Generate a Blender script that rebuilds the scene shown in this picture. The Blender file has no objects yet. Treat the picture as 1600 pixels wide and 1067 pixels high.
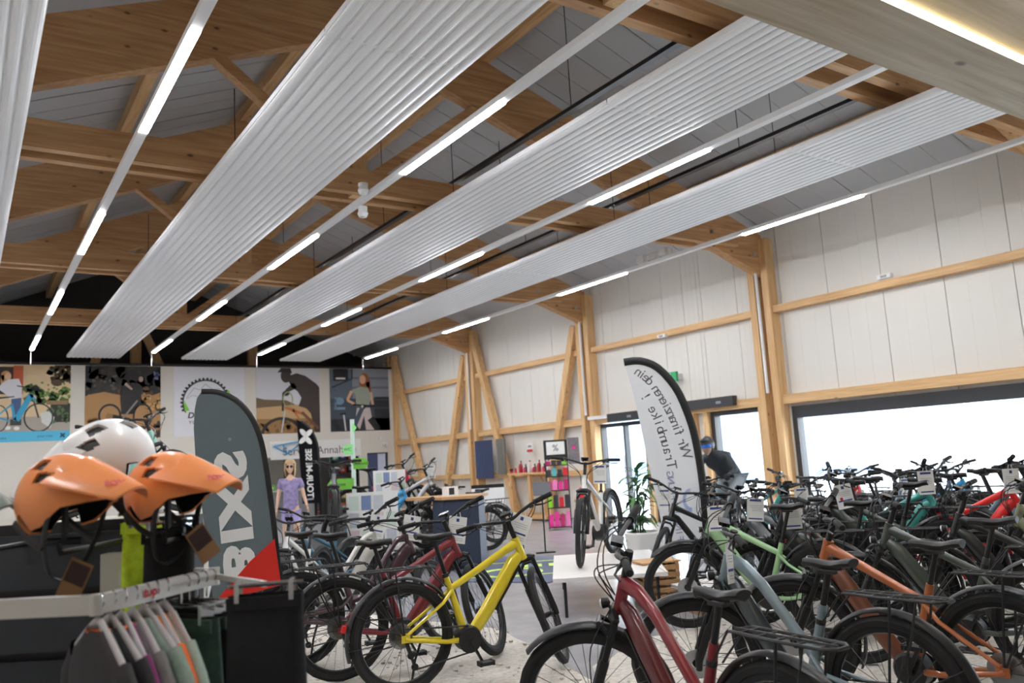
import bpy, bmesh, math, random
from math import sin, cos, pi, radians, atan2, hypot
from mathutils import Vector, Matrix
from mathutils.geometry import tessellate_polygon
random.seed(7)
SC = bpy.context.scene
COL = SC.collection

# ------------------------------------------------------------------ camera
cam_d = bpy.data.cameras.new('camera')
cam_d.sensor_width = 36.0
cam_d.lens = 28.8
cam_d.clip_start = 0.05
cam_d.clip_end = 300
cam_d.dof.use_dof = True
cam_d.dof.focus_distance = 5.2
cam_d.dof.aperture_fstop = 2.4
cam = bpy.data.objects.new('camera', cam_d)
COL.objects.link(cam)
YAW, PITCH, ROLL = 0.596, 0.1428, -0.0593
_f = Vector((sin(YAW) * cos(PITCH), cos(YAW) * cos(PITCH), sin(PITCH)))
_r = Vector((cos(YAW), -sin(YAW), 0))
_u = _r.cross(_f)
_r2 = _r * cos(ROLL) + _u * sin(ROLL)
_u2 = -_r * sin(ROLL) + _u * cos(ROLL)
cam.matrix_world = Matrix(((_r2.x, _u2.x, -_f.x, 0), (_r2.y, _u2.y, -_f.y, 0), (_r2.z, _u2.z, -_f.z, 1.55), (0, 0, 0, 1)))
SC.camera = cam

# ------------------------------------------------------------------ world, exposure
w = bpy.data.worlds.new('sky')
SC.world = w
w.use_nodes = True
wn = w.node_tree
wn.nodes.clear()
wo = wn.nodes.new('ShaderNodeOutputWorld')
wb = wn.nodes.new('ShaderNodeBackground')
wg = wn.nodes.new('ShaderNodeValToRGB')
wt = wn.nodes.new('ShaderNodeTexCoord')
ws = wn.nodes.new('ShaderNodeSeparateXYZ')
wn.links.new(wt.outputs['Generated'], ws.inputs[0])
wn.links.new(ws.outputs['Z'], wg.inputs[0])
wg.color_ramp.elements[0].color = (1.0, 0.985, 0.97, 1)
wg.color_ramp.elements[1].color = (0.72, 0.84, 1.0, 1)
wn.links.new(wg.outputs[0], wb.inputs[0])
wb.inputs[1].default_value = 13.0
wn.links.new(wb.outputs[0], wo.inputs[0])
SC.view_settings.view_transform = 'Standard'
SC.view_settings.look = 'None'
SC.view_settings.gamma = 1.0
SC.view_settings.use_curve_mapping = False
SC.view_settings.exposure = 0.0
LAMP_STRENGTH = 112.0

# ------------------------------------------------------------------ materials
def sock(n, *names):
    for k in names:
        if k in n.inputs:
            return n.inputs[k]

MATS = {}
def srgb(c):
    return tuple(((x / 255) / 12.92 if x / 255 <= 0.04045 else (((x / 255) + 0.055) / 1.055) ** 2.4) for x in c)

def mat(name, rgb, rough=0.5, metal=0.0, coat=0.0, noise=0.0, nscale=30.0, bump=0.0, emit=0.0, spec=0.5, stretch=(1, 1, 1), alpha_mix=0.0, sheen=0.0):
    """rgb in 0..255 sRGB"""
    if name in MATS:
        return MATS[name]
    m = bpy.data.materials.new(name)
    m.use_nodes = True
    nt = m.node_tree
    b = nt.nodes['Principled BSDF']
    c = srgb(rgb) + (1,)
    b.inputs['Base Color'].default_value = c
    b.inputs['Roughness'].default_value = rough
    b.inputs['Metallic'].default_value = metal
    sock(b, 'Specular IOR Level', 'Specular').default_value = spec
    if coat:
        sock(b, 'Coat Weight', 'Clearcoat').default_value = coat
        sock(b, 'Coat Roughness', 'Clearcoat Roughness').default_value = 0.12
    if emit:
        sock(b, 'Emission Color', 'Emission').default_value = c
        b.inputs['Emission Strength'].default_value = emit
    if noise or bump:
        tc = nt.nodes.new('ShaderNodeTexCoord')
        mp = nt.nodes.new('ShaderNodeMapping')
        mp.inputs['Scale'].default_value = stretch
        nz = nt.nodes.new('ShaderNodeTexNoise')
        nz.inputs['Scale'].default_value = nscale
        nz.inputs['Detail'].default_value = 4
        nt.links.new(tc.outputs['Object'], mp.inputs[0])
        nt.links.new(mp.outputs[0], nz.inputs['Vector'])
        if noise:
            r = nt.nodes.new('ShaderNodeValToRGB')
            r.color_ramp.elements[0].position = 0.3
            r.color_ramp.elements[1].position = 0.7
            r.color_ramp.elements[0].color = tuple(x * (1 - noise) for x in c[:3]) + (1,)
            r.color_ramp.elements[1].color = tuple(min(1, x * (1 + noise * 0.6)) for x in c[:3]) + (1,)
            nt.links.new(nz.outputs['Fac'], r.inputs[0])
            nt.links.new(r.outputs[0], b.inputs['Base Color'])
        if bump:
            bp = nt.nodes.new('ShaderNodeBump')
            bp.inputs['Strength'].default_value = bump
            bp.inputs['Distance'].default_value = 0.01
            nt.links.new(nz.outputs['Fac'], bp.inputs['Height'])
            nt.links.new(bp.outputs[0], b.inputs['Normal'])
    MATS[name] = m
    return m

def wood(name, light, dark, axis):
    """softwood: grain stretched along one axis, scattered knots"""
    if name in MATS:
        return MATS[name]
    m = bpy.data.materials.new(name)
    m.use_nodes = True
    nt = m.node_tree
    b = nt.nodes['Principled BSDF']
    b.inputs['Roughness'].default_value = 0.55
    tc = nt.nodes.new('ShaderNodeTexCoord')
    mp = nt.nodes.new('ShaderNodeMapping')
    s = [9.0, 9.0, 9.0]
    s[axis] = 0.5
    mp.inputs['Scale'].default_value = s
    nz = nt.nodes.new('ShaderNodeTexNoise')
    nz.inputs['Scale'].default_value = 2.2
    nz.inputs['Detail'].default_value = 6
    nz.inputs['Distortion'].default_value = 0.6
    r = nt.nodes.new('ShaderNodeValToRGB')
    r.color_ramp.elements[0].position = 0.32
    r.color_ramp.elements[1].position = 0.68
    r.color_ramp.elements[0].color = srgb(dark) + (1,)
    r.color_ramp.elements[1].color = srgb(light) + (1,)
    mk = nt.nodes.new('ShaderNodeMapping')
    k = [4.5, 4.5, 4.5]
    k[axis] = 2.2
    mk.inputs['Scale'].default_value = k
    vo = nt.nodes.new('ShaderNodeTexVoronoi')
    vo.inputs['Scale'].default_value = 1.0
    rk = nt.nodes.new('ShaderNodeValToRGB')
    rk.color_ramp.elements[0].position = 0.05
    rk.color_ramp.elements[1].position = 0.11
    rk.color_ramp.elements[0].color = (1, 1, 1, 1)
    rk.color_ramp.elements[1].color = (0, 0, 0, 1)
    mx = nt.nodes.new('ShaderNodeMixRGB')
    mx.inputs[2].default_value = tuple(x * 0.35 for x in srgb(dark)) + (1,)
    nt.links.new(tc.outputs['Object'], mp.inputs[0])
    nt.links.new(tc.outputs['Object'], mk.inputs[0])
    nt.links.new(mp.outputs[0], nz.inputs['Vector'])
    nt.links.new(mk.outputs[0], vo.inputs['Vector'])
    nt.links.new(nz.outputs['Fac'], r.inputs[0])
    nt.links.new(vo.outputs['Distance'], rk.inputs[0])
    nt.links.new(rk.outputs[0], mx.inputs[0])
    nt.links.new(r.outputs[0], mx.inputs[1])
    nt.links.new(mx.outputs[0], b.inputs['Base Color'])
    MATS[name] = m
    return m

WL, WD = (229, 191, 139), (203, 159, 109)
WX = wood('spruce_x', (208, 166, 118), (178, 132, 86), 0)
WY = wood('spruce_y', WL, WD, 1)
WZ = wood('spruce_z', WL, WD, 2)
GREYWOOD = wood('pale_glulam', (206, 192, 166), (178, 160, 130), 0)
OAK = wood('oak_top', (205, 165, 120), (170, 125, 80), 0)
M_WALL = mat('wall_sheet', (226, 223, 216), 0.45)
M_ROOF = mat('roof_sheet', (184, 185, 186), 0.5)
M_DARK = mat('gable_charcoal', (44, 42, 41), 0.8)
M_PART = mat('partition_paint', (222, 217, 207), 0.8)
M_FLOOR = mat('grey_resin_floor', (152, 152, 156), 0.25, noise=0.12, nscale=3.0)
M_PANEL = mat('radiant_white', (246, 247, 248), 0.4)
M_WHITE = mat('white_plastic', (238, 238, 238), 0.4)
M_BLACK = mat('black_plastic', (22, 22, 24), 0.45)
M_RUB = mat('black_rubber', (26, 26, 27), 0.75, noise=0.2, nscale=60)
M_SAD = mat('saddle_vinyl', (32, 31, 32), 0.5)
M_MET = mat('brushed_steel', (170, 172, 176), 0.3, 1.0)
M_CHR = mat('chrome', (215, 217, 220), 0.12, 1.0)
M_DMET = mat('dark_steel', (60, 61, 64), 0.35, 0.8)
M_ANTH = mat('anthracite_frame', (48, 50, 54), 0.4)
M_TUBE = mat('lamp_tube_light', (250, 251, 255), emit=LAMP_STRENGTH)
M_LED = mat('warm_led_light', (255, 240, 196), emit=22.0)
M_RED = mat('red_plastic', (200, 24, 28), 0.3)
M_CARD = mat('tag_card', (236, 236, 233), 0.6)
M_BLUE = mat('tag_blue_print', (42, 66, 140), 0.6)
M_GREYP = mat('tag_grey_print', (150, 152, 158), 0.6)
M_TAPE = mat('kraft_card', (150, 112, 74), 0.8)

def glass_mat():
    m = bpy.data.materials.new('window_glass')
    m.use_nodes = True
    nt = m.node_tree
    nt.nodes.clear()
    o = nt.nodes.new('ShaderNodeOutputMaterial')
    t = nt.nodes.new('ShaderNodeBsdfTransparent')
    t.inputs[0].default_value = (0.93, 0.96, 0.97, 1)
    g = nt.nodes.new('ShaderNodeBsdfGlossy')
    g.inputs['Roughness'].default_value = 0.02
    lw = nt.nodes.new('ShaderNodeLayerWeight')
    pw = nt.nodes.new('ShaderNodeMath')
    pw.operation = 'POWER'
    pw.inputs[1].default_value = 5.0
    fr = nt.nodes.new('ShaderNodeMath')
    fr.operation = 'MULTIPLY_ADD'
    fr.inputs[1].default_value = 0.9
    fr.inputs[2].default_value = 0.03
    nt.links.new(lw.outputs['Facing'], pw.inputs[0])
    nt.links.new(pw.outputs[0], fr.inputs[0])
    mx = nt.nodes.new('ShaderNodeMixShader')
    nt.links.new(fr.outputs[0], mx.inputs[0])
    nt.links.new(t.outputs[0], mx.inputs[1])
    nt.links.new(g.outputs[0], mx.inputs[2])
    nt.links.new(mx.outputs[0], o.inputs[0])
    return m
M_GLASS = glass_mat()

def cloth_mat(name, rgb, trans):
    """thin banner fabric: part of the light comes through"""
    m = bpy.data.materials.new(name)
    m.use_nodes = True
    nt = m.node_tree
    nt.nodes.clear()
    o = nt.nodes.new('ShaderNodeOutputMaterial')
    d = nt.nodes.new('ShaderNodeBsdfDiffuse')
    t = nt.nodes.new('ShaderNodeBsdfTranslucent')
    for q in (d, t):
        q.inputs[0].default_value = srgb(rgb) + (1,)
    mx = nt.nodes.new('ShaderNodeMixShader')
    mx.inputs[0].default_value = trans
    nt.links.new(d.outputs[0], mx.inputs[1])
    nt.links.new(t.outputs[0], mx.inputs[2])
    nt.links.new(mx.outputs[0], o.inputs[0])
    MATS[name] = m
    return m

PAINT = {}
def paint(key, rgb, rough=0.32, metal=0.15):
    if key not in PAINT:
        PAINT[key] = mat('paint_' + key, rgb, rough, metal, coat=0.6)
    return PAINT[key]

# ------------------------------------------------------------------ mesh builder
class MB:
    def __init__(s):
        s.v = []
        s.f = []
        s.mi = []
        s.cur = 0
        s.mats = []

    def use(s, m):
        if m not in s.mats:
            s.mats.append(m)
        s.cur = s.mats.index(m)
        return s

    def add(s, vs, fs):
        n = len(s.v)
        s.v.extend([tuple(q) for q in vs])
        for f in fs:
            s.f.append([n + i for i in f])
            s.mi.append(s.cur)
        return s

    def hexa(s, c, a, b, d):
        c, a, b, d = Vector(c), Vector(a), Vector(b), Vector(d)
        vs = [c - a - b - d, c + a - b - d, c + a + b - d, c - a + b - d, c - a - b + d, c + a - b + d, c + a + b + d, c - a + b + d]
        return s.add(vs, [(0, 3, 2, 1), (4, 5, 6, 7), (0, 1, 5, 4), (1, 2, 6, 5), (2, 3, 7, 6), (3, 0, 4, 7)])

    def box(s, lo, hi):
        lo, hi = Vector(lo), Vector(hi)
        c = (lo + hi) / 2
        h = (hi - lo) / 2
        return s.hexa(c, (h.x, 0, 0), (0, h.y, 0), (0, 0, h.z))

    def bar(s, p, q, wd, ht, up=(0, 0, 1)):
        p, q, up = Vector(p), Vector(q), Vector(up)
        d = q - p
        side = d.cross(up)
        if side.length < 1e-6:
            side = d.cross(Vector((1, 0, 0)))
        side.normalize()
        u = side.cross(d).normalized()
        return s.hexa((p + q) / 2, d / 2, side * wd / 2, u * ht / 2)

    def tube(s, pts, r, n=8, cap=True, closed=False, flat=None, ref=(0, 1, 0)):
        """r number or list; flat = (scale across ref, scale along ref) for oval sections"""
        pts = [Vector(p) for p in pts]
        k = len(pts)
        rs = r if isinstance(r, (list, tuple)) else [r] * k
        ref = Vector(ref)
        rings = []
        for i, p in enumerate(pts):
            if closed:
                t = pts[(i + 1) % k] - pts[i - 1]
            else:
                t = pts[min(i + 1, k - 1)] - pts[max(i - 1, 0)]
            t.normalize()
            a = t.cross(ref)
            if a.length < 1e-3:
                a = t.cross(Vector((0.3, 0.2, 0.93)))
            a.normalize()
            b = a.cross(t).normalized()
            fa, fb = flat if flat else (1, 1)
            rings.append([p + a * cos(2 * pi * j / n) * rs[i] * fa + b * sin(2 * pi * j / n) * rs[i] * fb for j in range(n)])
        vs = [q for ring in rings for q in ring]
        fs = []
        for i in range(k if closed else k - 1):
            i2 = (i + 1) % k
            for j in range(n):
                j2 = (j + 1) % n
                fs.append((i * n + j, i * n + j2, i2 * n + j2, i2 * n + j))
        if cap and not closed:
            fs.append(tuple(range(n - 1, -1, -1)))
            fs.append(tuple((k - 1) * n + j for j in range(n)))
        return s.add(vs, fs)

    def lathe(s, prof, c=(0, 0, 0), axis='z', n=24, a0=0.0, a1=2 * pi):
        """prof = [(radius, height)...] about axis through c"""
        c = Vector(c)
        full = abs(a1 - a0 - 2 * pi) < 1e-6
        k = n if full else n + 1
        vs = []
        for j in range(k):
            a = a0 + (a1 - a0) * j / n
            for (r, h) in prof:
                if axis == 'z':
                    o = Vector((r * cos(a), r * sin(a), h))
                elif axis == 'y':
                    o = Vector((r * cos(a), h, r * sin(a)))
                else:
                    o = Vector((h, r * cos(a), r * sin(a)))
                vs.append(c + o)
        m = len(prof)
        fs = []
        for j in range(n):
            j2 = (j + 1) % k
            for i in range(m - 1):
                fs.append((j * m + i, j2 * m + i, j2 * m + i + 1, j * m + i + 1))
        return s.add(vs, fs)

    def prism(s, poly, o, ux, uy, t):
        """polygon given in (ux,uy) from o, thickness t along ux x uy"""
        o, ux, uy = Vector(o), Vector(ux), Vector(uy)
        nrm = ux.cross(uy).normalized()
        n = len(poly)
        a = [o + ux * x + uy * y for x, y in poly]
        tri = tessellate_polygon([[Vector((x, y, 0)) for x, y in poly]])
        vs = a + [q + nrm * t for q in a]
        fs = []
        for f in tri:
            fs.append(tuple(reversed(f)))
            fs.append(tuple(i + n for i in f))
        for i in range(n):
            j = (i + 1) % n
            fs.append((i, j, n + j, n + i))
        return s.add(vs, fs)

    def flat(s, poly, o, ux, uy):
        o, ux, uy = Vector(o), Vector(ux), Vector(uy)
        tri = tessellate_polygon([[Vector((x, y, 0)) for x, y in poly]])
        return s.add([o + ux * x + uy * y for x, y in poly], [tuple(f) for f in tri])

    def grid(s, P, nu, nv, wrap=False):
        vs = [P(i, j) for i in range(nu) for j in range(nv)]
        fs = []
        for i in range(nu if wrap else nu - 1):
            i2 = (i + 1) % nu
            for j in range(nv - 1):
                fs.append((i * nv + j, i2 * nv + j, i2 * nv + j + 1, i * nv + j + 1))
        return s.add(vs, fs)

    def mesh(s, name, m=None, smooth=False, fix=False):
        me = bpy.data.meshes.new(name)
        me.from_pydata(s.v, [], s.f)
        if s.mats:
            for q in s.mats:
                me.materials.append(q)
            me.polygons.foreach_set('material_index', s.mi)
        elif m:
            me.materials.append(m)
        if fix:
            bm = bmesh.new()
            bm.from_mesh(me)
            bmesh.ops.recalc_face_normals(bm, faces=bm.faces)
            bm.to_mesh(me)
            bm.free()
        if smooth:
            me.polygons.foreach_set('use_smooth', [True] * len(me.polygons))
            if smooth != 'all':
                bm = bmesh.new()
                bm.from_mesh(me)
                for e in bm.edges:
                    if len(e.link_faces) == 2 and e.calc_face_angle(0) > 0.7:
                        e.smooth = False
                bm.to_mesh(me)
                bm.free()
        me.update()
        return me

    def obj(s, name, m=None, parent=None, smooth=False, fix=False):
        return link(name, s.mesh(name, m, smooth, fix), parent)

def link(name, me, parent=None, m=None):
    o = bpy.data.objects.new(name, me)
    COL.objects.link(o)
    if parent is not None:
        o.parent = parent
    if m is not None:
        if not me.materials:
            me.materials.append(m)
        o.material_slots[0].link = 'OBJECT'
        o.material_slots[0].material = m
    return o

def tag(o, label=None, cat=None, group=None, kind=None):
    if label:
        o['label'] = label
    if cat:
        o['category'] = cat
    if group:
        o['group'] = group
    if kind:
        o['kind'] = kind
    return o

def thing(name, label, cat, loc=(0, 0, 0), rz=0.0, group=None):
    o = bpy.data.objects.new(name, None)
    o.empty_display_size = 0.1
    o.location = loc
    o.rotation_euler = (0, 0, rz)
    COL.objects.link(o)
    return tag(o, label, cat, group)

def copy_tree(o, parent=None):
    c = o.copy()
    COL.objects.link(c)
    c.parent = parent
    for ch in list(o.children):
        copy_tree(ch, c)
    return c

def struct(o):
    o['kind'] = 'structure'
    return o

_TX = {}
def text_mesh(body, size=1.0, shear=0.0, bold=0.0, spacing=1.0):
    """flat lettering, centred, height about size"""
    key = (body, size, shear, bold, spacing)
    if key in _TX:
        return _TX[key]
    c = bpy.data.curves.new('lettering', 'FONT')
    c.body = body
    c.size = size
    c.shear = shear
    c.offset = bold
    c.space_character = spacing
    c.align_x = 'CENTER'
    c.align_y = 'CENTER'
    c.resolution_u = 3
    c.extrude = 0.0006
    o = bpy.data.objects.new('lettering', c)
    COL.objects.link(o)
    dg = bpy.context.evaluated_depsgraph_get()
    me = bpy.data.meshes.new_from_object(o.evaluated_get(dg))
    bpy.data.objects.remove(o)
    bpy.data.curves.remove(c)
    _TX[key] = me
    return me

def lettering(body, size, o, ux, uy, m, parent, name='lettering', **k):
    """ux, uy: reading direction and letter-up direction (a mirrored pair prints the writing reversed)"""
    src = text_mesh(body, size, **k)
    ux, uy, o = Vector(ux), Vector(uy), Vector(o)
    nrm = ux.cross(uy)
    mb = MB()
    mb.add([o + ux * v.co.x + uy * v.co.y + nrm * v.co.z for v in src.vertices], [tuple(p.vertices) for p in src.polygons])
    return mb.obj(name, m, parent)

# ================================================================== STRUCTURE
XW, XL, XR = 12.85, -3.97, 4.44       # right wall face, left wall face, ridge line
FY = [-0.80, 4.65, 10.10, 15.55, 21.00, 26.50]   # timber frame lines
Y0, Y1 = -6.0, 29.6
SLOPE = 0.35
def rafter_top(x):
    return 5.53 + SLOPE * (12.75 - XR) - (x - XR) * SLOPE if x > XR else 5.53 + SLOPE * (12.75 - XR) - (XR - x) * .415
def roof_z(x):
    return rafter_top(x) + 0.27

struct(MB().box((XL - 0.3, Y0 - 0.3, -0.2), (13.2, Y1, 0)).obj('floor', M_FLOOR))

# --- ceiling: two slopes of sandwich sheets, each sheet a part
ceil = struct(MB().prism([(XL - .3, roof_z(XL - .3) + .12), (XR, roof_z(XR) + .12), (13.2, roof_z(13.2) + .12), (13.2, roof_z(13.2) + .2), (XR, roof_z(XR) + .22), (XL - .3, roof_z(XL - .3) + .2)],
                         (0, Y1, 0), (1, 0, 0), (0, 0, 1), Y1 - Y0 + .3).obj('ceiling', M_ROOF, fix=True))
def roof_sheet(sg):
    b = MB()
    xe = 13.1 if sg > 0 else XL - 0.22
    p, q = Vector((xe, 0, roof_z(xe))), Vector((XR, 0, roof_z(XR)))
    d = q - p
    n = Vector((-d.z, 0, d.x)).normalized()
    if n.z < 0:
        n = -n
    b.hexa((p + q) / 2 + n * 0.05, d / 2, (0, 0.515, 0), n * 0.05)
    for yy in (-0.17, 0.17):                       # shallow stiffening ribs
        b.hexa((p + q) / 2 - n * 0.003, d / 2, (0, 0.006, 0), n * 0.004)
    return b.mesh('roof_sheet', M_ROOF)
for sg in (1, -1):
    me = roof_sheet(sg)
    y = Y0 + 0.5
    while y < Y1:
        o = link('roof_sheet', me, ceil)
        o.location = (0, y, 0)
        y += 1.04

# --- right wall: backing, insulated sheets, timber rails
OPEN = [(-0.45, 4.35, 0.06, 2.22), (5.0, 9.78, 0.06, 2.22), (10.46, 11.78, 0.0, 2.30), (12.3, 15.38, 0.0, 2.30)]
wr = MB()
def wall_cells(y0, y1):
    """z ranges left solid for a strip y0..y1"""
    for (a, b, z0, z1) in OPEN:
        if y0 >= a - 1e-3 and y1 <= b + 1e-3:
            return [(0, z0), (z1, 6.0)] if z0 > 0 else [(z1, 6.0)]
    return [(0, 6.0)]
cuts = sorted({Y0, Y1} | {c for o in OPEN for c in o[:2]})
for a, b in zip(cuts[:-1], cuts[1:]):
    for z0, z1 in wall_cells(a, b):
        wr.box((XW + 0.03, a, z0), (XW + 0.22, b, z1))
wall_r = struct(wr.obj('wall_right', M_WALL))
edges = sorted(set(cuts) | {round(0.45 + 1.04 * k, 3) for k in range(-6, 28)})
edges = [e for i, e in enumerate(edges) if i == 0 or e - edges[i - 1] > 0.02]
for a, b in zip(edges[:-1], edges[1:]):
    for z0, z1 in wall_cells(a, b):
        for s0, s1 in ((z0, min(z1, 2.32)), (max(z0, 2.32), z1)):
            if s1 - s0 > 0.05:
                g = MB()
                g.box((XW, a + 0.006, s0 + .003), (XW + 0.03, b - 0.006, s1 - .003))
                for k in (1, 2):
                    yy = a + (b - a) * k / 3
                    g.box((XW - 0.0025, yy - 0.008, s0 + .003), (XW, yy + 0.008, s1 - .003))
                g.obj('wall_sheet', M_WALL, wall_r)
for a, b in zip(FY[:-1], FY[1:]):
    for z, h in ((2.36, .17), (4.07, .13)):
        if z > 4 or True:
            MB().box((12.68, a + .24, z - h / 2), (XW, b - .24, z + h / 2)).obj('timber_rail', WY, wall_r)
    if a > 15:
        MB().box((12.68, a + .24, 1.06), (XW, b - .24, 1.19)).obj('timber_rail', WY, wall_r)
def diag(y0, z0, y1, z1):
    MB().bar((12.66, y0, z0), (12.66, y1, z1), .20, .17, up=(1, 0, 0)).obj('wind_brace', WZ, wall_r)
diag(26.2, 5.25, 23.9, .05)
diag(21.3, 4.75, 23.0, .05)
diag(20.75, 5.3, 18.9, .05)
diag(15.85, 4.75, 17.5, .05)
for yy in (9.95, 12.2, 13.62, 10.42, 11.84, 15.42):           # jambs between door leaves
    MB().box((12.70, yy - .05, 0), (XW, yy + .05, 2.28)).obj('timber_jamb', WZ, wall_r)
# --- left wall, wall behind the camera, gable beyond the partition
struct(MB().box((XL - .2, Y0, 0), (XL, Y1, 5.4)).obj('wall_left', M_WALL))
struct(MB().prism([(XL, 0), (13.2, 0), (13.2, 5.7), (XR, 8.75), (XL, 5.25)], (0, Y0, 0), (1, 0, 0), (0, 0, 1), .2).obj('wall_front', M_PART, fix=True))
struct(MB().prism([(XL, 0), (13.2, 0), (13.2, 5.75), (XR, 8.8), (XL, 5.3)], (0, Y1 - .1, 0), (1, 0, 0), (0, 0, 1), .1).obj('wall_gable', M_DARK, fix=True))
for i, x in enumerate((4.75, 8.6)):
    t = MB().box((x - .16, 29.2, 0), (x + .16, 29.5, 6.6)).obj('trim_%d' % (i + 1), WZ)
    struct(t)
for i, (x, x2) in enumerate(((4.9, 6.2), (3.9, 2.9))):
    t = MB().bar((x, 29.05, 6.6), (x2, 29.05, 3.6), .26, .14, up=(0, 1, 0)).obj('trim_%d' % (i + 3), WZ)
    struct(t)
# --- partition with posters: service opening and a door
YB = 26.30
pb = MB()
pb.box((XL, YB, 2.06), (XW, YB + .12, 4.96))
pb.box((XL, YB, 0), (8.05, YB + .12, 2.06))
pb.box((11.32, YB, 0), (11.58, YB + .12, 2.06))
pb.box((12.36, YB, 0), (XW, YB + .12, 2.06))
wall_b = struct(pb.obj('wall_back', M_PART))
MB().box((XL, YB - .02, 4.96), (XW, YB + .14, 5.03)).obj('top_edge_trim', M_BLACK, wall_b)
# door in the partition: one dark blue leaf, one pale glazed leaf
d1 = struct(MB().box((11.58, YB + .02, 2.02), (12.36, YB + .1, 2.06)).obj('door_1', M_ANTH))
MB().box((11.60, YB + .05, 0.01), (11.98, YB + .09, 2.02)).obj('door_leaf', mat('door_blue', (70, 84, 120), .5), d1)
MB().box((11.99, YB + .05, 0.01), (12.28, YB + .09, 2.02)).obj('door_leaf', mat('door_pale', (205, 214, 236), .4), d1)
MB().box((12.29, YB + .03, 0.01), (12.36, YB + .1, 2.02)).obj('door_frame', M_ANTH, d1)
# workshop behind the opening
struct(MB().box((7.4, 28.6, 0), (12.6, 28.7, 2.9)).obj('wall_workshop', mat('workshop_wall', (196, 193, 188), .8)))

# --- windows and doors in the right wall
def window(name, y0, y1, z0, z1, fr=.09, mull=(), top=None, cat_part='frame'):
    t = top or fr
    x0, x1 = XW - .04, XW + .14
    f = MB()
    f.box((x0, y0, z0), (x1, y0 + fr, z1))
    f.box((x0, y1 - fr, z0), (x1, y1, z1))
    f.box((x0, y0 + fr, z1 - t), (x1, y1 - fr, z1))
    f.box((x0, y0 + fr, z0), (x1, y1 - fr, z0 + fr))
    o = struct(f.obj(name, M_ANTH))
    ys = [y0 + fr] + list(mull) + [y1 - fr]
    for k, (a, b) in enumerate(zip(ys[:-1], ys[1:])):
        if k:
            MB().box((x0 + .02, a - .03, z0 + fr), (x1 - .02, a + .03, z1 - t)).obj('mullion', M_ANTH, o)
        MB().box((XW + .05, a + .03, z0 + fr), (XW + .062, b - .03, z1 - t)).obj('pane', M_GLASS, o)
    return o
window('window_1', 5.0, 9.78, 0.06, 2.22, .10, (), .22)
window('window_2', 10.46, 11.78, 0.0, 2.28, .10)
window('window_3', -0.45, 4.35, 0.06, 2.22, .10, (), .22)
d2 = window('door_2', 13.72, 15.38, 0.0, 2.26, .09, (14.5,))
d3 = window('door_3', 12.3, 13.56, 0.0, 2.26, .09)
for d, y in ((d2, 14.42), (d3, 12.5)):
    MB().tube([(12.72, y, .8), (12.72, y, 1.5)], .014).obj('door_handle', M_MET, d)
for nm, y0, y1, z, lb in (('door_closer', 13.62, 14.75, 2.37, 'dark grey door closer box above the left entrance door'), ('door_closer', 10.95, 12.35, 2.44, 'dark grey door closer box above the window behind the white banner')):
    o = tag(MB().box((12.56, y0, z - .09), (12.70, y1, z + .1)).obj(nm, M_ANTH), lb, 'door closer')
    MB().box((12.545, y0 + .3, z - .03), (12.56, y0 + .42, z + .02)).obj('sensor_eye', M_GREYP, o)
tag(MB().box((12.58, 14.8, 2.38), (12.70, 15.5, 2.46)).obj('cable_trunking', M_WHITE), 'short white cable trunking left of the door closer', 'trunking')

# exit sign
es = tag(MB().box((12.60, 12.45, 2.99), (12.66, 12.78, 3.2)).obj('exit_sign', mat('exit_green', (60, 170, 110), .4)), 'green and white emergency exit sign above the white banner', 'exit sign')
MB().flat([(0, 0), (.12, 0), (.06, .08), (.12, .16), (0, .16)], (12.597, 12.72, 3.015), (0, -1, 0), (0, 0, 1)).obj('arrow', M_WHITE, es)
MB().box((12.66, 12.5, 3.02), (12.86, 12.7, 3.16)).obj('bracket', M_WHITE, es)
for y, z, lb in ((7.54, 4.17, 'small white sensor box on the upper rail above the shop window'), (12.8, 4.0, 'small white emergency light on the rail over the entrance')):
    o = tag(MB().box((12.6, y - .12, z - .02), (12.69, y + .12, z + .05)).obj('wall_sensor', M_WHITE), lb, 'sensor')
    MB().box((12.59, y - .05, z - .005), (12.6, y + .05, z + .03)).obj('lens', M_GREYP, o)
o = tag(MB().box((12.15, 26.2, 2.28), (12.3, 26.3, 2.38)).obj('wall_camera', M_WHITE), 'white wall camera at the right end of the partition', 'camera')
MB().lathe([(0, -.16), (.05, -.15), (.055, -.02), (.04, 0)], (12.2, 26.2, 2.3), 'y', 12).obj('camera_body', M_WHITE, o, smooth=True)
MB().box((12.05, 26.26, 2.5), (12.1, 26.3, 2.6)).obj('mount', M_WHITE, o)

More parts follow.
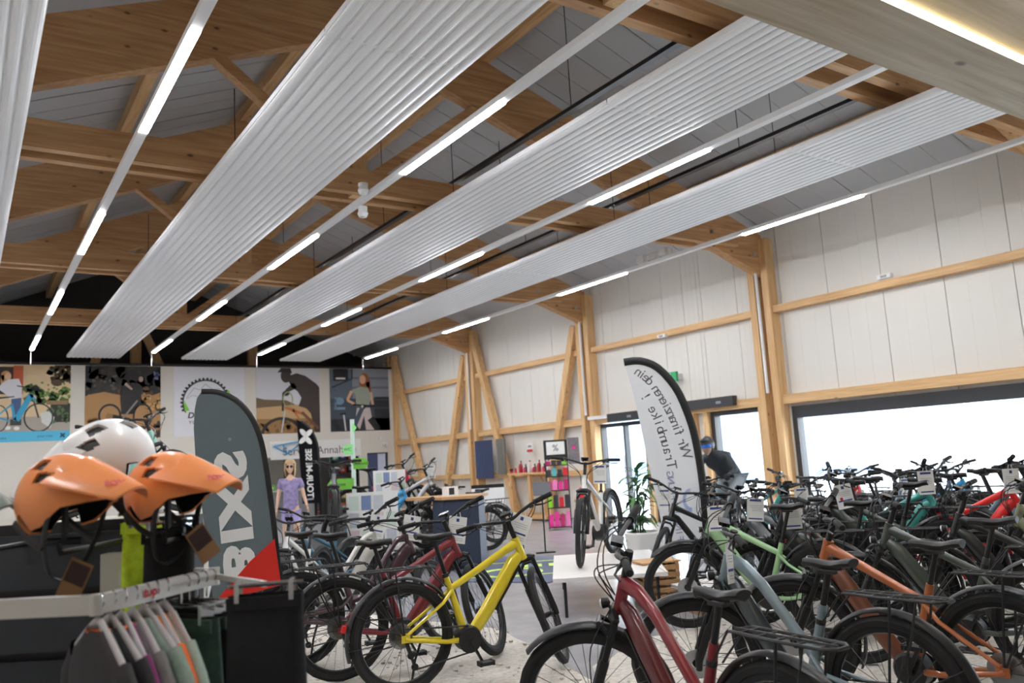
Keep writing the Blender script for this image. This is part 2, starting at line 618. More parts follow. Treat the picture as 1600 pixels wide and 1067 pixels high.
# ================================================================== TIMBER FRAMES
def frame_meshes():
    P = {}
    for sg in (1, -1):
        xe = 12.72 if sg > 0 else XL + .13
        poly = [(xe, rafter_top(xe)), (XR, rafter_top(XR)), (XR, rafter_top(XR) - .88), (xe, rafter_top(xe) - .80)]
        P.setdefault('rafter', []).append(MB().prism(poly, (0, .1, 0), (1, 0, 0), (0, 0, 1), .2).mesh('rafter', WX, fix=True))
    for dy in (-.17, .17):
        P.setdefault('tie_beam', []).append(MB().box((XL + .3, dy - .06, 5.22), (11.9, dy + .06, 5.55)).mesh('tie_beam', WX))
    P['king_post'] = [MB().box((XR - .11, -.09, 5.24), (XR + .11, .09, 8.0)).mesh('king_post', WZ)]
    for sg in (1, -1):
        P.setdefault('strut', []).append(MB().bar((XR + sg * .15, 0, 5.5), (XR + sg * 2.1, 0, 7.0), .14, .16, up=(0, 1, 0)).mesh('strut', WX))
    for sx in (12.73, XL + .12):
        for dy in (-.165, .165):
            P.setdefault('post', []).append(MB().box((sx - .12, dy - .075, 0), (sx + .12, dy + .075, 5.45)).mesh('post', WZ))
    b = MB()
    for bx, bz in ((11.2, 5.42), (11.75, 5.40), (12.3, 5.1)):
        b.lathe([(0, -.262), (.035, -.262), (.035, -.235), (0, -.235)], (bx, 0, bz), 'y', 8)
    P['bolt_plate'] = [b.mesh('bolt_plate', M_MET)]
    P['conduit'] = [MB().tube([(12.58, 0, 2.5), (12.58, 0, 5.0)], .03, 8).mesh('conduit', M_WHITE)]
    for sy in (1, -1):
        P.setdefault('ridge_brace', []).append(MB().bar((XR, sy * .12, 5.9), (XR, sy * 1.9, 7.7), .12, .16, up=(1, 0, 0)).mesh('ridge_brace', WY))
    return P
FP = frame_meshes()
FL = ['timber roof frame behind the camera, out over the mezzanine', 'timber roof frame nearest the camera with doubled tie beams', 'second timber roof frame, post pair left of the big shop window',
      'third timber roof frame, post pair left of the entrance doors', 'fourth timber roof frame, post pair by the grey sample boards', 'timber posts at the corner beside the poster partition']
for y, lb in zip(FY, FL):
    t = thing('timber_truss', lb, 'roof truss', (0, y, 0))
    for nm, ms in FP.items():
        if y > 25 and nm not in ('post', 'conduit', 'bolt_plate'):
            continue
        for me in ms:
            link(nm, me, t)
for i, x in enumerate((11.15, 8.9, 6.6, XR, 2.2, -.1, -2.3)):
    z = rafter_top(x)
    o = MB().box((x - .08, Y0, z + .0), (x + .08, Y1 - .1, z + .24)).obj('purlin', WY)
    tag(o, ['lowest timber purlin along the right roof slope', 'second timber purlin up the right roof slope', 'third timber purlin just right of the ridge', 'ridge timber purlin at the top of the roof', 'timber purlin just left of the ridge', 'second timber purlin down the left roof slope', 'lowest timber purlin along the left roof slope'][i], 'purlin')

# ================================================================== RADIANT CEILING PANELS
def panel_section(y0, y1, wd):
    n = 12
    prof = []
    pitch = wd / n
    for k in range(n):
        for q in range(6):
            a = pi * q / 6
            prof.append((-wd / 2 + pitch * (k + .08 + .84 * (1 - cos(a)) / 2), -.018 * sin(a)))
        prof.append((-wd / 2 + pitch * (k + .94), .0))
    prof.append((wd / 2, 0))
    prof = [(-wd / 2, .05), (-wd / 2, 0)] + prof + [(wd / 2, .05)]
    b = MB()
    m = len(prof)
    vs = [(x, yy, z) for yy in (y0 + .006, y1 - .006) for x, z in prof]
    b.add(vs, [(j, j + 1, m + j + 1, m + j) for j in range(m - 1)] + [(m - 1, 0, m, 2 * m - 1)])
    b.add([vs[j] for j in range(m)] + [vs[m + j] for j in range(m)], [])
    b.box((-wd / 2, y0 + .012, .048), (wd / 2, y1 - .012, .052))
    return b.mesh('panel_section', M_PANEL)
BR = [-3.0, 1.2, 5.85, 12.35, 18.8, 25.05]
secs = [panel_section(a, b, 1.32) for a, b in zip(BR[:-1], BR[1:])]
joint = MB().box((-.655, -.03, -.006), (.655, .03, .02)).mesh('joint_cover', M_PANEL)
hang = MB().tube([(0, 0, .05), (0, 0, 1.1)], .006, 5).mesh('suspension_rod', M_DMET)
for i, (x, lb) in enumerate(((-.23, 'leftmost corrugated white radiant ceiling panel, cut by the left edge'), (2.99, 'second white radiant ceiling panel from the left, widest in view'), (5.95, 'third white radiant ceiling panel from the left'), (8.86, 'rightmost white radiant ceiling panel towards the window wall'))):
    t = thing('radiant_panel', lb, 'ceiling panel', (x, 0, 5.02), 0)
    for me in secs:
        link('panel_section', me, t)
    for y in BR[1:-1]:
        link('joint_cover', joint, t).location = (0, y, 0)
    for y in (4.2, 9.4, 14.8, 20.2):
        for dx in (-.4, .4):
            link('suspension_rod', hang, t).location = (dx, y, 0)

# ================================================================== LIGHT LINES
track = MB().box((-.045, -3.0, .0), (.045, 23.2, .06)).mesh('track_housing', M_WHITE)
lt = MB().box((-.038, 0, -.014), (.038, 2.12, .0)).mesh('lamp_tube', M_TUBE)
cable = MB().tube([(0, 23.15, .04), (0, 23.28, .03), (0, 23.34, -.02), (0, 23.34, -.32)], .012, 6).mesh('feed_cable', M_WHITE)
for i, (x, dy, lb) in enumerate(((1.385, 0, 'leftmost white light line with glowing tubes'), (4.175, 0, 'second light line from the left, under the ridge'), (6.975, 0, 'third light line from the left'), (10.36, .28, 'rightmost light line along the window wall'), (-1.6, 0, 'light line left of the picture edge'))):
    t = thing('light_line', lb, 'ceiling light', (x, dy, 4.91))
    link('track_housing', track, t)
    for k in range(-1, 4):
        link('lamp_tube', lt, t).location = (0, 6.08 + 4.95 * k, 0)
    link('feed_cable', cable, t)
for i in range(3):
    tag(MB().box((10.30, 10.15 + .3 * i, 4.99), (10.42, 10.33 + .3 * i, 5.12)).obj('junction_box', M_WHITE), 'small white junction box on top of the rightmost light line, %s of three' % ('nearest', 'middle', 'farthest')[i], 'junction box', 'junction boxes on the light line')
for z, y, lb in ((4.80, 9.4, 'white ceiling camera hanging under the second light line'), (4.98, 9.05, 'white ceiling camera above the second light line')):
    c = tag(MB().lathe([(0, -.09), (.05, -.075), (.07, -.03), (.05, .02), (0, .03)], (4.19 - (.14 if z > 4.9 else 0), y, z), 'z', 14).obj('ceiling_camera', M_WHITE, None, smooth=True), lb, 'camera')
    MB().lathe([(0, .02), (.06, .02), (.06, .06), (0, .06)], (4.19 - (.14 if z > 4.9 else 0), y, z), 'z', 12).obj('camera_base', M_WHITE, c)
for x, z, lb in ((6.1, 5.72, 'dark cable tray between the second and third radiant panels'), (9.15, 5.72, 'dark cable tray above the rightmost radiant panel'), (9.95, 5.6, 'second dark cable tray near the right eave')):
    t = tag(MB().box((x - .045, -3, z), (x + .045, 24, z + .05)).obj('cable_tray', M_DMET), lb, 'cable tray')
    for y in (3.0, 7.4, 12.8, 18.2):
        MB().tube([(x, y, z), (x, y, roof_z(x))], .006, 5).obj('suspension_rod', M_DMET, t)

# mezzanine edge beam with its LED strip
zb = 3.30
mb_ = tag(MB().box((-3.9, 1.68, zb), (12.5, 2.03, zb + .62)).obj('mezzanine_beam', GREYWOOD), 'broad pale timber edge beam close overhead at top right', 'beam')
led = tag(MB().box((-3.8, 1.66, zb + .0), (12.4, 1.68, zb + .022)).obj('led_strip', M_LED), 'glowing warm LED strip along the pale overhead beam', 'led strip')

# ================================================================== OUTSIDE
struct(MB().box((13.2, -60, -.25), (120, 90, -.12)).obj('ground_outside', mat('forecourt', (190, 190, 188), .9)))
hb = tag(MB().box((34, -10, -.15), (44, 22, 5.5)).obj('neighbour_building', mat('render_white', (236, 238, 240), .8)), 'pale building across the forecourt seen through the shop window', 'building')
for k in range(9):
    MB().box((33.96, -8 + 3.2 * k, 1.6), (34.02, -6.4 + 3.2 * k, 3.0)).obj('window', mat('far_glass', (150, 176, 205), .2), hb)
hb2 = tag(MB().box((30, 26, -.15), (42, 44, 4.2)).obj('neighbour_building', mat('render_blue', (150, 175, 205), .8)), 'bluish building seen through the entrance door', 'building')
for k in range(4):
    MB().box((29.95, 28 + 4 * k, .8), (30.02, 30.2 + 4 * k, 2.6)).obj('window', mat('far_glass', (150, 176, 205), .2), hb2)
for (x, y, lb) in ((20, 10.9, 'thin pale flagpole left of centre outside the window'), (21, 10.2, 'thin pale flagpole outside behind the middle of the window'), (20, 7.4, 'thin pale flagpole outside towards the right picture edge')):
    p = tag(MB().tube([(x, y, -.12), (x, y, 2.75)], .05, 10).obj('flagpole', mat('pole_pale', (196, 216, 228), .4)), lb, 'pole')
    MB().lathe([(0, 0), (.14, 0), (.14, .08), (0, .08)], (x, y, -.12), 'z', 12).obj('base', M_GREYP, p)

# ================================================================== BIKES (x forward, y left, z up; bottom bracket above the origin)
RH, FH = Vector((-.465, 0, .365)), Vector((.705, 0, .365))
AX = Vector((-.375, 0, .927)).normalized()      # steering axis, upwards
A0 = Vector((.662, 0, .348))
def on_axis(t, fwd=0.0, y=0.0):
    return A0 + AX * t + Vector((.927, 0, .375)) * fwd + Vector((0, y, 0))
R_T = .365
BMESH = {}
def cached(key, fn):
    if key not in BMESH:
        BMESH[key] = fn()
    return BMESH[key]

def m_tyre(r=.028):
    n, k = 40, 8
    def P(i, j):
        a, q = 2 * pi * i / n, 2 * pi * j / (k - 1)
        kn = .0025 if (i % 2 and 2 <= j <= 5) else 0
        rr = R_T - r + (r + kn) * cos(q - pi)
        return (rr * cos(a), (r) * sin(q - pi), rr * sin(a))
    return MB().grid(P, n, k, wrap=True).mesh('tyre', M_RUB, True)
def m_rim():
    return MB().lathe([(.292, -.013), (.318, -.015), (.318, .015), (.292, .013), (.286, 0), (.292, -.013)], axis='y', n=40).mesh('wheel', mat('rim_black', (30, 30, 32), .35, .4), True)
def m_spokes():
    b = MB()
    for k in range(24):
        a = 2 * pi * k / 24
        s = 1 if k % 2 else -1
        a2 = a + (.35 if k % 4 < 2 else -.35)
        b.tube([(.022 * cos(a2), s * .028, .022 * sin(a2)), (.29 * cos(a), 0, .29 * sin(a))], .0016, 3, cap=False)
    return b.mesh('spokes', mat('spoke_steel', (90, 92, 96), .35, .9))
def m_hub():
    b = MB().use(M_BLACK)
    b.lathe([(0, -.06), (.012, -.06), (.012, -.035), (.03, -.03), (.02, -.02), (.02, .02), (.03, .03), (.012, .035), (.012, .06), (0, .06)], axis='y', n=12)
    b.use(M_MET)
    b.lathe([(.03, .040), (.085, .040), (.085, .043), (.065, .043), (.06, .041), (.03, .043)], axis='y', n=24)   # brake disc
    return b.mesh('hub', None, True)
def m_cassette():
    b = MB()
    for k in range(7):
        b.lathe([(.015, -.026 - .004 * k), (.062 - .005 * k, -.026 - .004 * k), (.062 - .005 * k, -.028 - .004 * k), (.015, -.028 - .004 * k)], axis='y', n=20)
    return b.mesh('cassette', mat('cassette_steel', (130, 124, 110), .4, .9))
def m_derailleur():
    b = MB()
    b.bar((-.46, -.05, .35), (-.43, -.055, .25), .02, .03, up=(0, 1, 0))
    b.bar((-.43, -.05, .26), (-.40, -.05, .16), .012, .035, up=(0, 1, 0))
    for x, z in ((-.43, .25), (-.405, .175)):
        b.lathe([(0, -.06), (.024, -.06), (.024, -.045), (0, -.045)], (x, 0, z), 'y', 10)
    return b.mesh('derailleur', M_BLACK)
def m_chain():
    b = MB()
    b.tube([(-.46, -.05, .425), (-.2, -.048, .40), (.0, -.046, .385)], .006, 5)
    b.tube([(-.40, -.05, .155), (-.2, -.048, .18), (.0, -.046, .205)], .006, 5)
    return b.mesh('chain', mat('chain_steel', (70, 68, 64), .4, .8))
def m_motor():
    b = MB()
    b.lathe([(0, -.06), (.075, -.06), (.088, -.045), (.09, .045), (.075, .06), (0, .06)], (.01, 0, .295), 'y', 20)
    b.lathe([(.02, -.075), (.085, -.075), (.085, -.068), (.02, -.068)], (0, 0, .29), 'y', 24)
    return b.mesh('motor', M_BLACK, True)
def m_crank():
    b = MB()
    a = radians(-62)
    d = Vector((cos(a), 0, sin(a)))
    for s in (-1, 1):
        o = Vector((0, s * .075, .29))
        b.bar(o, o + d * .17 if s < 0 else o - d * .17, .014, .03, up=(0, 1, 0))
    b.lathe([(0, -.08), (.02, -.08), (.02, .08), (0, .08)], (0, 0, .29), 'y', 12)
    return b.mesh('crank', M_BLACK)
def m_pedal(s):
    a = radians(-62)
    d = Vector((cos(a), 0, sin(a)))
    o = Vector((0, s * .075, .29)) + (d * .17 if s < 0 else -d * .17)
    b = MB().box(o + Vector((-.05, min(s * .02, s * .105), -.011)), o + Vector((.05, max(s * .02, s * .105), .011)))
    b.box(o + Vector((-.055, min(s * .03, s * .095), -.016)), o + Vector((-.04, max(s * .03, s * .095), .016)))
    b.box(o + Vector((.04, min(s * .03, s * .095), -.016)), o + Vector((.055, max(s * .03, s * .095), .016)))
    return b.mesh('pedal', M_BLACK)
def smooth_path(pts, n=4):
    """Catmull-Rom through points"""
    pts = [Vector(p) for p in pts]
    out = []
    for i in range(len(pts) - 1):
        p0, p1, p2, p3 = pts[max(i - 1, 0)], pts[i], pts[i + 1], pts[min(i + 2, len(pts) - 1)]
        for k in range(n):
            t = k / n
            out.append(.5 * ((2 * p1) + (p2 - p0) * t + (2 * p0 - 5 * p1 + 4 * p2 - p3) * t * t + (3 * p1 - p0 - 3 * p2 + p3) * t ** 3))
    out.append(pts[-1])
    return out
def m_frame(style, only=None):
    b = MB()
    ht0, ht1 = on_axis(.47), on_axis(.64)
    if only is None:
        b.tube([ht0, ht0 + AX * .03, ht1 - AX * .03, ht1], [.031, .029, .028, .030], 12)
    st_d = Vector((-.292, 0, .956))
    bb = Vector((.0, 0, .30))
    fat = {'diamond': .041, 'mixte': .043, 'wave': .05, 'hard': .03, 'low': .05}[style]
    if style == 'wave':
        b.tube(smooth_path([(.445, 0, .88), (.36, 0, .76), (.26, 0, .58), (.16, 0, .42), (.05, 0, .345)]), [.045] + [.05] * 15 + [.052], 12, flat=(1.25, .72))
        b.tube([bb, bb + st_d * .44], [.03, .022], 10)
        b.tube(smooth_path([(.25, 0, .57), (.12, 0, .47), (-.07, 0, .50)]), .022, 10)
    elif style == 'low':
        b.tube(smooth_path([(.455, 0, .84), (.38, 0, .76), (.28, 0, .60), (.16, 0, .43), (.04, 0, .34)]), [.04] + [.044] * 15 + [.046], 12, flat=(1.2, .7))
        b.tube(smooth_path([(.425, 0, .93), (.33, 0, .88), (.19, 0, .68), (.06, 0, .50), (-.05, 0, .455)]), .024, 10, flat=(1.0, 1.2))
        b.tube([bb, bb + st_d * .46], [.03, .022], 10)
    else:
        dt = [(.452, 0, .815), (.40, 0, .775), (.30, 0, .64), (.16, 0, .45), (.07, 0, .345)]
        if only == 'down':
            b.tube(dt, [fat * .75, fat, fat * 1.08, fat * 1.05, fat * .95], 12, flat=(1.2, .8))
            return b.mesh('down_tube', paint('white', (225, 225, 222)), True)
        b.tube([bb, bb + st_d * .46], [.03, .021], 10)
        if style in ('diamond', 'hard'):
            b.tube([(.43, 0, .90), (.33, 0, .855), (.05, 0, .715), (-.105, 0, .64)], [.032, .026, .022, .021], 10, flat=(1.1, .9))
        else:
            b.tube([(.428, 0, .915), (.33, 0, .885), (.22, 0, .80), (-.045, 0, .50)], [.034, .030, .026, .024], 10, flat=(1.15, 1))
    for s in (-1, 1):
        b.tube([(-.03, s * .035, .295), (-.16, s * .05, .30), (RH.x + .03, s * .066, .350), (RH.x - .005, s * .066, .365)], [.02, .016, .013, .014], 8)
        zt = .63 if style in ('diamond', 'hard') else .50
        xt = -.10 if style in ('diamond', 'hard') else -.05
        b.tube([(xt, s * .02, zt), (xt - .08, s * .05, zt - .07), (RH.x + .01, s * .066, .385)], [.013, .012, .011], 8)
        b.box((RH.x - .03, s * .066 - .006, .34), (RH.x + .03, s * .066 + .006, .40))
    b.lathe([(0, -.04), (.033, -.04), (.033, .04), (0, .04)], (0, 0, .30), 'y', 14)
    return b.mesh('frame', paint('white', (225, 225, 222)), True)
def m_fork(kind):
    b = MB()
    cr = on_axis(.455)
    for s in (-1, 1):
        top = cr + Vector((.012, s * .062, 0))
        mid = top.lerp(FH + Vector((0, s * .066, 0)), .48)
        if kind == 'sus':
            b.tube([top, mid], .0165, 10)
            b.tube([mid + (top - mid) * .06, mid, FH + Vector((-.012, s * .066, .03)), FH + Vector((-.004, s * .066, -.02))], [.021, .0235, .021, .018], 10)
        else:
            b.tube([top, mid, FH + Vector((0, s * .06, 0))], [.017, .015, .010], 8)
    b.tube([cr + Vector((.01, -.075, 0)), cr + Vector((.02, -.04, .016)), cr + Vector((.02, .04, .016)), cr + Vector((.01, .075, 0))], [.020, .026, .026, .020], 8, ref=(0, 0, 1))
    if kind == 'sus':
        a1 = on_axis(.375, .03)
        b.tube([a1 + Vector((0, -.066, 0)), a1 + Vector((.04, -.03, .05)), a1 + Vector((.04, .03, .05)), a1 + Vector((0, .066, 0))], .013, 6, ref=(0, 0, 1))
    b.tube([on_axis(.46, .01), on_axis(.68)], .0175, 10)
    return b.mesh('fork', mat('fork_black', (24, 24, 26), .3, .2), True)
def bar_path(rise):
    c = on_axis(.765, .05)
    return [c + Vector((-.085, -.38, rise + .015)), c + Vector((-.055, -.24, rise + .010)), c + Vector((-.01, -.12, rise * .7)), c + Vector((0, -.04, 0)), c + Vector((0, .04, 0)), c + Vector((-.01, .12, rise * .7)), c + Vector((-.055, .24, rise + .010)), c + Vector((-.085, .38, rise + .015))]
RISE = .035
def m_bar():
    b = MB()
    b.tube(smooth_path(bar_path(RISE), 3), .0125, 8)
    a = on_axis(.745)
    b.tube([on_axis(.655), on_axis(.775)], .019, 10)
    b.tube([a, a + Vector((.02, 0, .012)), on_axis(.765, .055)], [.019, .018, .019], 8)
    return b.mesh('handlebar', M_BLACK, True)
def m_grip(s):
    p = bar_path(RISE)
    a, e = (p[6], p[7]) if s > 0 else (p[1], p[0])
    d = e - a
    return MB().tube([a + d * .05, a + d * .10, a + d * .95, a + d], [.016, .0185, .0185, .015], 10).mesh('grip', mat('grip_rubber', (20, 20, 21), .8), True)
def m_lever(s):
    p = bar_path(RISE)
    a, e = (p[6], p[7]) if s > 0 else (p[1], p[0])
    d = e - a
    b = MB()
    b.tube([a - d * .05, a + d * .02], .021, 8)
    q = a + Vector((.03, 0, -.02))
    b.tube([a, q, q + d * .35 + Vector((.028, 0, -.012)), q + d * .85 + Vector((.016, 0, -.016))], [.012, .010, .006, .005], 6)
    b.box(a - d * .25 + Vector((-.02, -.016, -.03)), a - d * .25 + Vector((.012, .016, -.008)))
    return b.mesh('brake_lever', M_BLACK, True)
def m_display():
    c = on_axis(.78, .055)
    b = MB()
    b.hexa(c + Vector((-.005, 0, .03)), (.026, 0, .012), (0, .042, 0), (-.004, 0, .009))
    b.bar(c + Vector((0, -.02, 0)), c + Vector((0, -.02, .03)), .02, .012, up=(0, 1, 0))
    return b.mesh('display', mat('screen_black', (14, 15, 17), .15))
def m_cables():
    b = MB()
    p = bar_path(RISE)
    for s, a in ((1, p[6]), (-1, p[1])):
        for k in (0, 1):
            b.tube(smooth_path([a + Vector((.02, 0, -.01)), a + Vector((.13, -s * .06, -.03 - .03 * k)), on_axis(.63, .13 - .03 * k, s * .05), on_axis(.53, .03, s * .03)], 4), .0032, 4)
    b.tube(smooth_path([on_axis(.50, .04, .04), on_axis(.3, .10, .075), FH + Vector((-.02, .075, .09))], 4), .003, 4)
    return b.mesh('cables', M_BLACK)
def m_headlight():
    c = on_axis(.50, .065)
    b = MB().use(M_BLACK)
    b.lathe([(0, -.02), (.022, -.012), (.026, .02), (0, .02)], c, 'x', 12)
    b.bar(c, on_axis(.46, .02), .012, .012)
    b.use(mat('lens_clear', (225, 228, 232), .1))
    b.lathe([(.024, .0205), (.018, .028), (0, .030)], c, 'x', 12)
    return b.mesh('headlight', None, True)
def fender(hub, a0, a1, r=.398, wd=.032):
    b = MB()
    n, k = 26, 7
    for rr, fl in ((r, 0), (r - .004, 1)):
        def P(i, j):
            a = a0 + (a1 - a0) * i / (n - 1)
            t = -1 + 2 * j / (k - 1)
            q = rr - .016 * t * t
            return (hub.x + q * cos(a), t * wd, hub.z + q * sin(a))
        b.grid(P, n, k)
    return b
def m_rfender():
    b = fender(RH, radians(20), radians(196))
    for s in (-1, 1):
        for a in (radians(150), radians(185)):
            b.tube([(RH.x, s * .07, .37), (RH.x + .385 * cos(a), s * .034, .365 + .385 * sin(a))], .0028, 4)
    return b.mesh('rear_fender', mat('fender_black', (34, 33, 34), .35), True)
def m_ffender():
    b = fender(FH, radians(48), radians(208))
    for s in (-1, 1):
        for a in (radians(185),):
            b.tube([(FH.x, s * .07, .37), (FH.x + .385 * cos(a), s * .034, .365 + .385 * sin(a))], .0028, 4)
    return b.mesh('front_fender', mat('fender_black', (34, 33, 34), .35), True)
def m_rack():
    b = MB()
    z = .815
    b.tube([(-.25, -.03, z - .01), (-.29, -.055, z), (-.50, -.065, z), (-.72, -.06, z + .003), (-.755, -.03, z + .003), (-.755, .03, z + .003), (-.72, .06, z + .003), (-.50, .065, z), (-.29, .055, z), (-.25, .03, z - .01)], .0068, 6, ref=(0, 0, 1))
    for x in (-.33, -.42, -.51, -.60, -.69):
        b.tube([(x, -.06, z), (x, .06, z)], .005, 5, ref=(0, 0, 1))
    b.tube([(-.26, 0, z), (-.74, 0, z + .006)], .006, 5)
    for s in (-1, 1):
        b.tube([(RH.x - .01, s * .076, .39), (-.50, s * .07, .62), (-.52, s * .062, z)], .0065, 5)
        b.tube([(RH.x - .02, s * .076, .39), (-.60, s * .07, .64), (-.64, s * .062, z)], .0055, 5)
        b.tube([(-.27, s * .05, z), (-.14, s * .03, .66)], .005, 5)
    return b.mesh('rack', M_BLACK, True)
def m_taillight():
    return MB().hexa((-.868, 0, .475), (.010, 0, 0), (0, .022, 0), (.006, 0, .020)).mesh('rear_light', M_RED)
def m_post():
    d = Vector((-.292, 0, .956))
    o = Vector((0, 0, .30))
    b = MB().tube([o + d * .34, o + d * .70], .0155, 10)
    b.tube([o + d * .445, o + d * .47], .024, 10)
    b.bar(o + d * .69 + Vector((-.04, 0, .01)), o + d * .69 + Vector((.045, 0, .012)), .035, .014)
    return b.mesh('seatpost', M_BLACK, True)
def m_saddle():
    c = Vector((0, 0, .30)) + Vector((-.292, 0, .956)) * .71
    secs = [(.155, .012, .002), (.14, .02, .008), (.07, .025, .006), (.0, .036, .000), (-.05, .058, .004), (-.09, .074, .014), (-.125, .072, .020), (-.145, .045, .018)]
    b = MB()
    n = 12
    def P(i, j):
        x, hw, z = secs[i]
        a = 2 * pi * j / (n - 1)
        cy, sz = cos(a), sin(a)
        return (c.x + x - .005, c.y + hw * cy, c.z + .03 + z + (.020 * sz if sz > 0 else .032 * sz * (1 - .55 * abs(cy))))
    b.grid(P, len(secs), n)
    for i in (0, len(secs) - 1):
        x, hw, z = secs[i]
        b.add([P(i, j) for j in range(n - 1)], [tuple(range(n - 1))])
    for s in (-1, 1):
        b.tube([(c.x + .11, s * .008, c.z + .022), (c.x + .05, s * .022, c.z + .002), (c.x - .05, s * .022, c.z + .002), (c.x - .10, s * .035, c.z + .02)], .0035, 5)
    return b.mesh('saddle', M_SAD, 'all', fix=True)
def m_stand():
    return MB().tube([(-.30, .07, .33), (-.33, .15, .17), (-.345, .19, .02), (-.33, .20, .005)], [.010, .009, .009, .011], 6).mesh('kickstand', M_BLACK)
def m_bottle():
    return MB().lathe([(0, 0), (.036, 0), (.036, .12), (.03, .14), (.034, .15), (.02, .18), (0, .18)], (0, 0, 0), 'z', 12).mesh('bottle', mat('bottle_green', (170, 215, 50), .3), True)
def m_cover():
    """battery cover plate on the down tube"""
    b = MB()
    d = (Vector((.16, 0, .45)) - Vector((.40, 0, .775))).normalized()
    n = Vector((d.z, 0, -d.x))
    if n.x < 0:
        n = -n
    c = Vector((.285, 0, .618))
    b.hexa(c + n * .053, d * .16, (0, .024, 0), n * .006)
    return b.mesh('battery_cover', M_BLACK)

N_BIKE = 0
BIKES = {}
def bike(label, loc, head, style, col, steer=0.0, lean=0.0, scale=1.0, fork='sus', ff=True, rf=True, rack=True, seat=0.0, lights=True, cat='bicycle', name='e_bike', group=None, motor=True, forkcol=None, tyre=None, pitch=0.0, col2=None):
    """head = heading in degrees, counter-clockwise from +x"""
    t = thing(name, label, cat, loc, 0, group)
    t.rotation_euler = (lean, pitch, radians(head))
    t.scale = (scale,) * 3
    g = cached
    link('frame', g('frame_' + style, lambda: m_frame(style)), t, PAINT[col])
    if style in ('diamond', 'mixte', 'hard'):
        link('down_tube', g('down_' + style, lambda: m_frame(style, 'down')), t, PAINT[col2 or col])
    if motor:
        link('motor', g('motor', m_motor), t)
        if style in ('diamond', 'mixte'):
            link('battery_cover', g('cover', m_cover), t)
    k = link('crank', g('crank', m_crank), t)
    for s in (-1, 1):
        link('pedal', g('pedal%d' % s, lambda: m_pedal(s)), k)
    link('chain', g('chain', m_chain), t)
    link('derailleur', g('der', m_derailleur), t)
    S = Matrix.Translation(A0) @ Matrix.Rotation(radians(steer), 4, AX) @ Matrix.Translation(-A0)
    f = link('fork', g('fork_' + fork, lambda: m_fork(fork)), t, forkcol)
    f.matrix_local = S
    h = link('handlebar', g('bar', m_bar), t)
    h.matrix_local = S
    for s in (-1, 1):
        link('grip', g('grip%d' % s, lambda: m_grip(s)), h)
        link('brake_lever', g('lever%d' % s, lambda: m_lever(s)), h)
    link('display', g('display', m_display), h)
    link('cables', g('cables', m_cables), h)
    for nm, hub, mt in (('front_wheel', FH, S), ('rear_wheel', RH, Matrix.Identity(4))):
        wh = link(nm, g('rim', m_rim), t)
        wh.matrix_local = mt @ Matrix.Translation(hub) @ Matrix.Rotation(random.uniform(0, 6), 4, 'Y')
        link('tyre', g('tyre', m_tyre), wh, tyre)
        link('spokes', g('spokes', m_spokes), wh)
        link('hub', g('hub', m_hub), wh)
        if nm == 'rear_wheel':
            link('cassette', g('cas', m_cassette), wh)
    if ff:
        link('front_fender', g('ff', m_ffender), t).matrix_local = S
    if rf:
        link('rear_light', g('tail', m_taillight), link('rear_fender', g('rf', m_rfender), t))
    if rack:
        link('rack', g('rack', m_rack), t)
    if lights:
        link('headlight', g('hl', m_headlight), t).matrix_local = S
    sp = link('seatpost', g('post', m_post), t)
    sa = link('saddle', g('saddle', m_saddle), t)
    dz = Vector((-.292, 0, .956)) * seat
    sp.location = dz
    sa.location = dz + (Vector((0, 0, .30)) + Vector((-.292, 0, .956)) * .71) * .08
    sa.scale = (.92,) * 3
    link('kickstand', g('stand', m_stand), t)
    BIKES[label] = (t, S)
    return t

def card_mesh(v):
    b = MB().use(M_CARD)
    b.box((-.0015, -.074, -.225), (.0015, .074, -.02))
    for sx in (-1, 1):
        x = sx * .0019
        b.use(M_BLUE)
        def rect(y0, y1, z0, z1):
            b.add([(x, y0, z0), (x, y1, z0), (x, y1, z1), (x, y0, z1)], [(0, 1, 2, 3)])
        if v == 0:
            rect(-.05, .05, -.05, -.032)
            rect(-.06, .06, -.208, -.196)
        else:
            rect(-.06, .06, -.165, -.152)
            rect(-.012, .012, -.06, -.035)
        b.use(M_GREYP)
        for z in (-.085, -.1, -.115, -.13) if v == 0 else (-.085, -.1, -.115, -.185, -.2):
            rect(-.055, .03 if z < -.1 else .05, z - .003, z)
        if v == 2:
            b.use(M_RED)
            b.lathe([(0, x), (.014, x)], (0, .03, -.14), 'x', 10)
    return b.mesh('price_tag')
strap_me = MB().tube([(0, -.02, -.022), (0, -.01, .012), (0, .01, .012), (0, .02, -.022)], .003, 4, ref=(1, 0, 0)).mesh('hang_loop', M_WHITE)
def price_tag(bk, side, label, turn=0.0, tilt=0.0, v=0, t=.8, scale=1.0):
    """card hung on the handlebar of a bike"""
    root, S = BIKES[bk]
    bpy.context.view_layer.update()
    p = bar_path(RISE)
    a = p[5].lerp(p[6], t) if side > 0 else p[2].lerp(p[1], t)
    q = root.matrix_world @ S @ a
    o = link('price_tag', cached('card%d' % v, lambda: card_mesh(v)))
    o.location = q + Vector((0, 0, -.020))
    o.rotation_euler = (tilt, 0, radians(turn))
    o.scale = (scale,) * 3
    tag(o, label, 'price tag', 'price tags on the handlebars')
    link('hang_loop', strap_me, o)
    return o

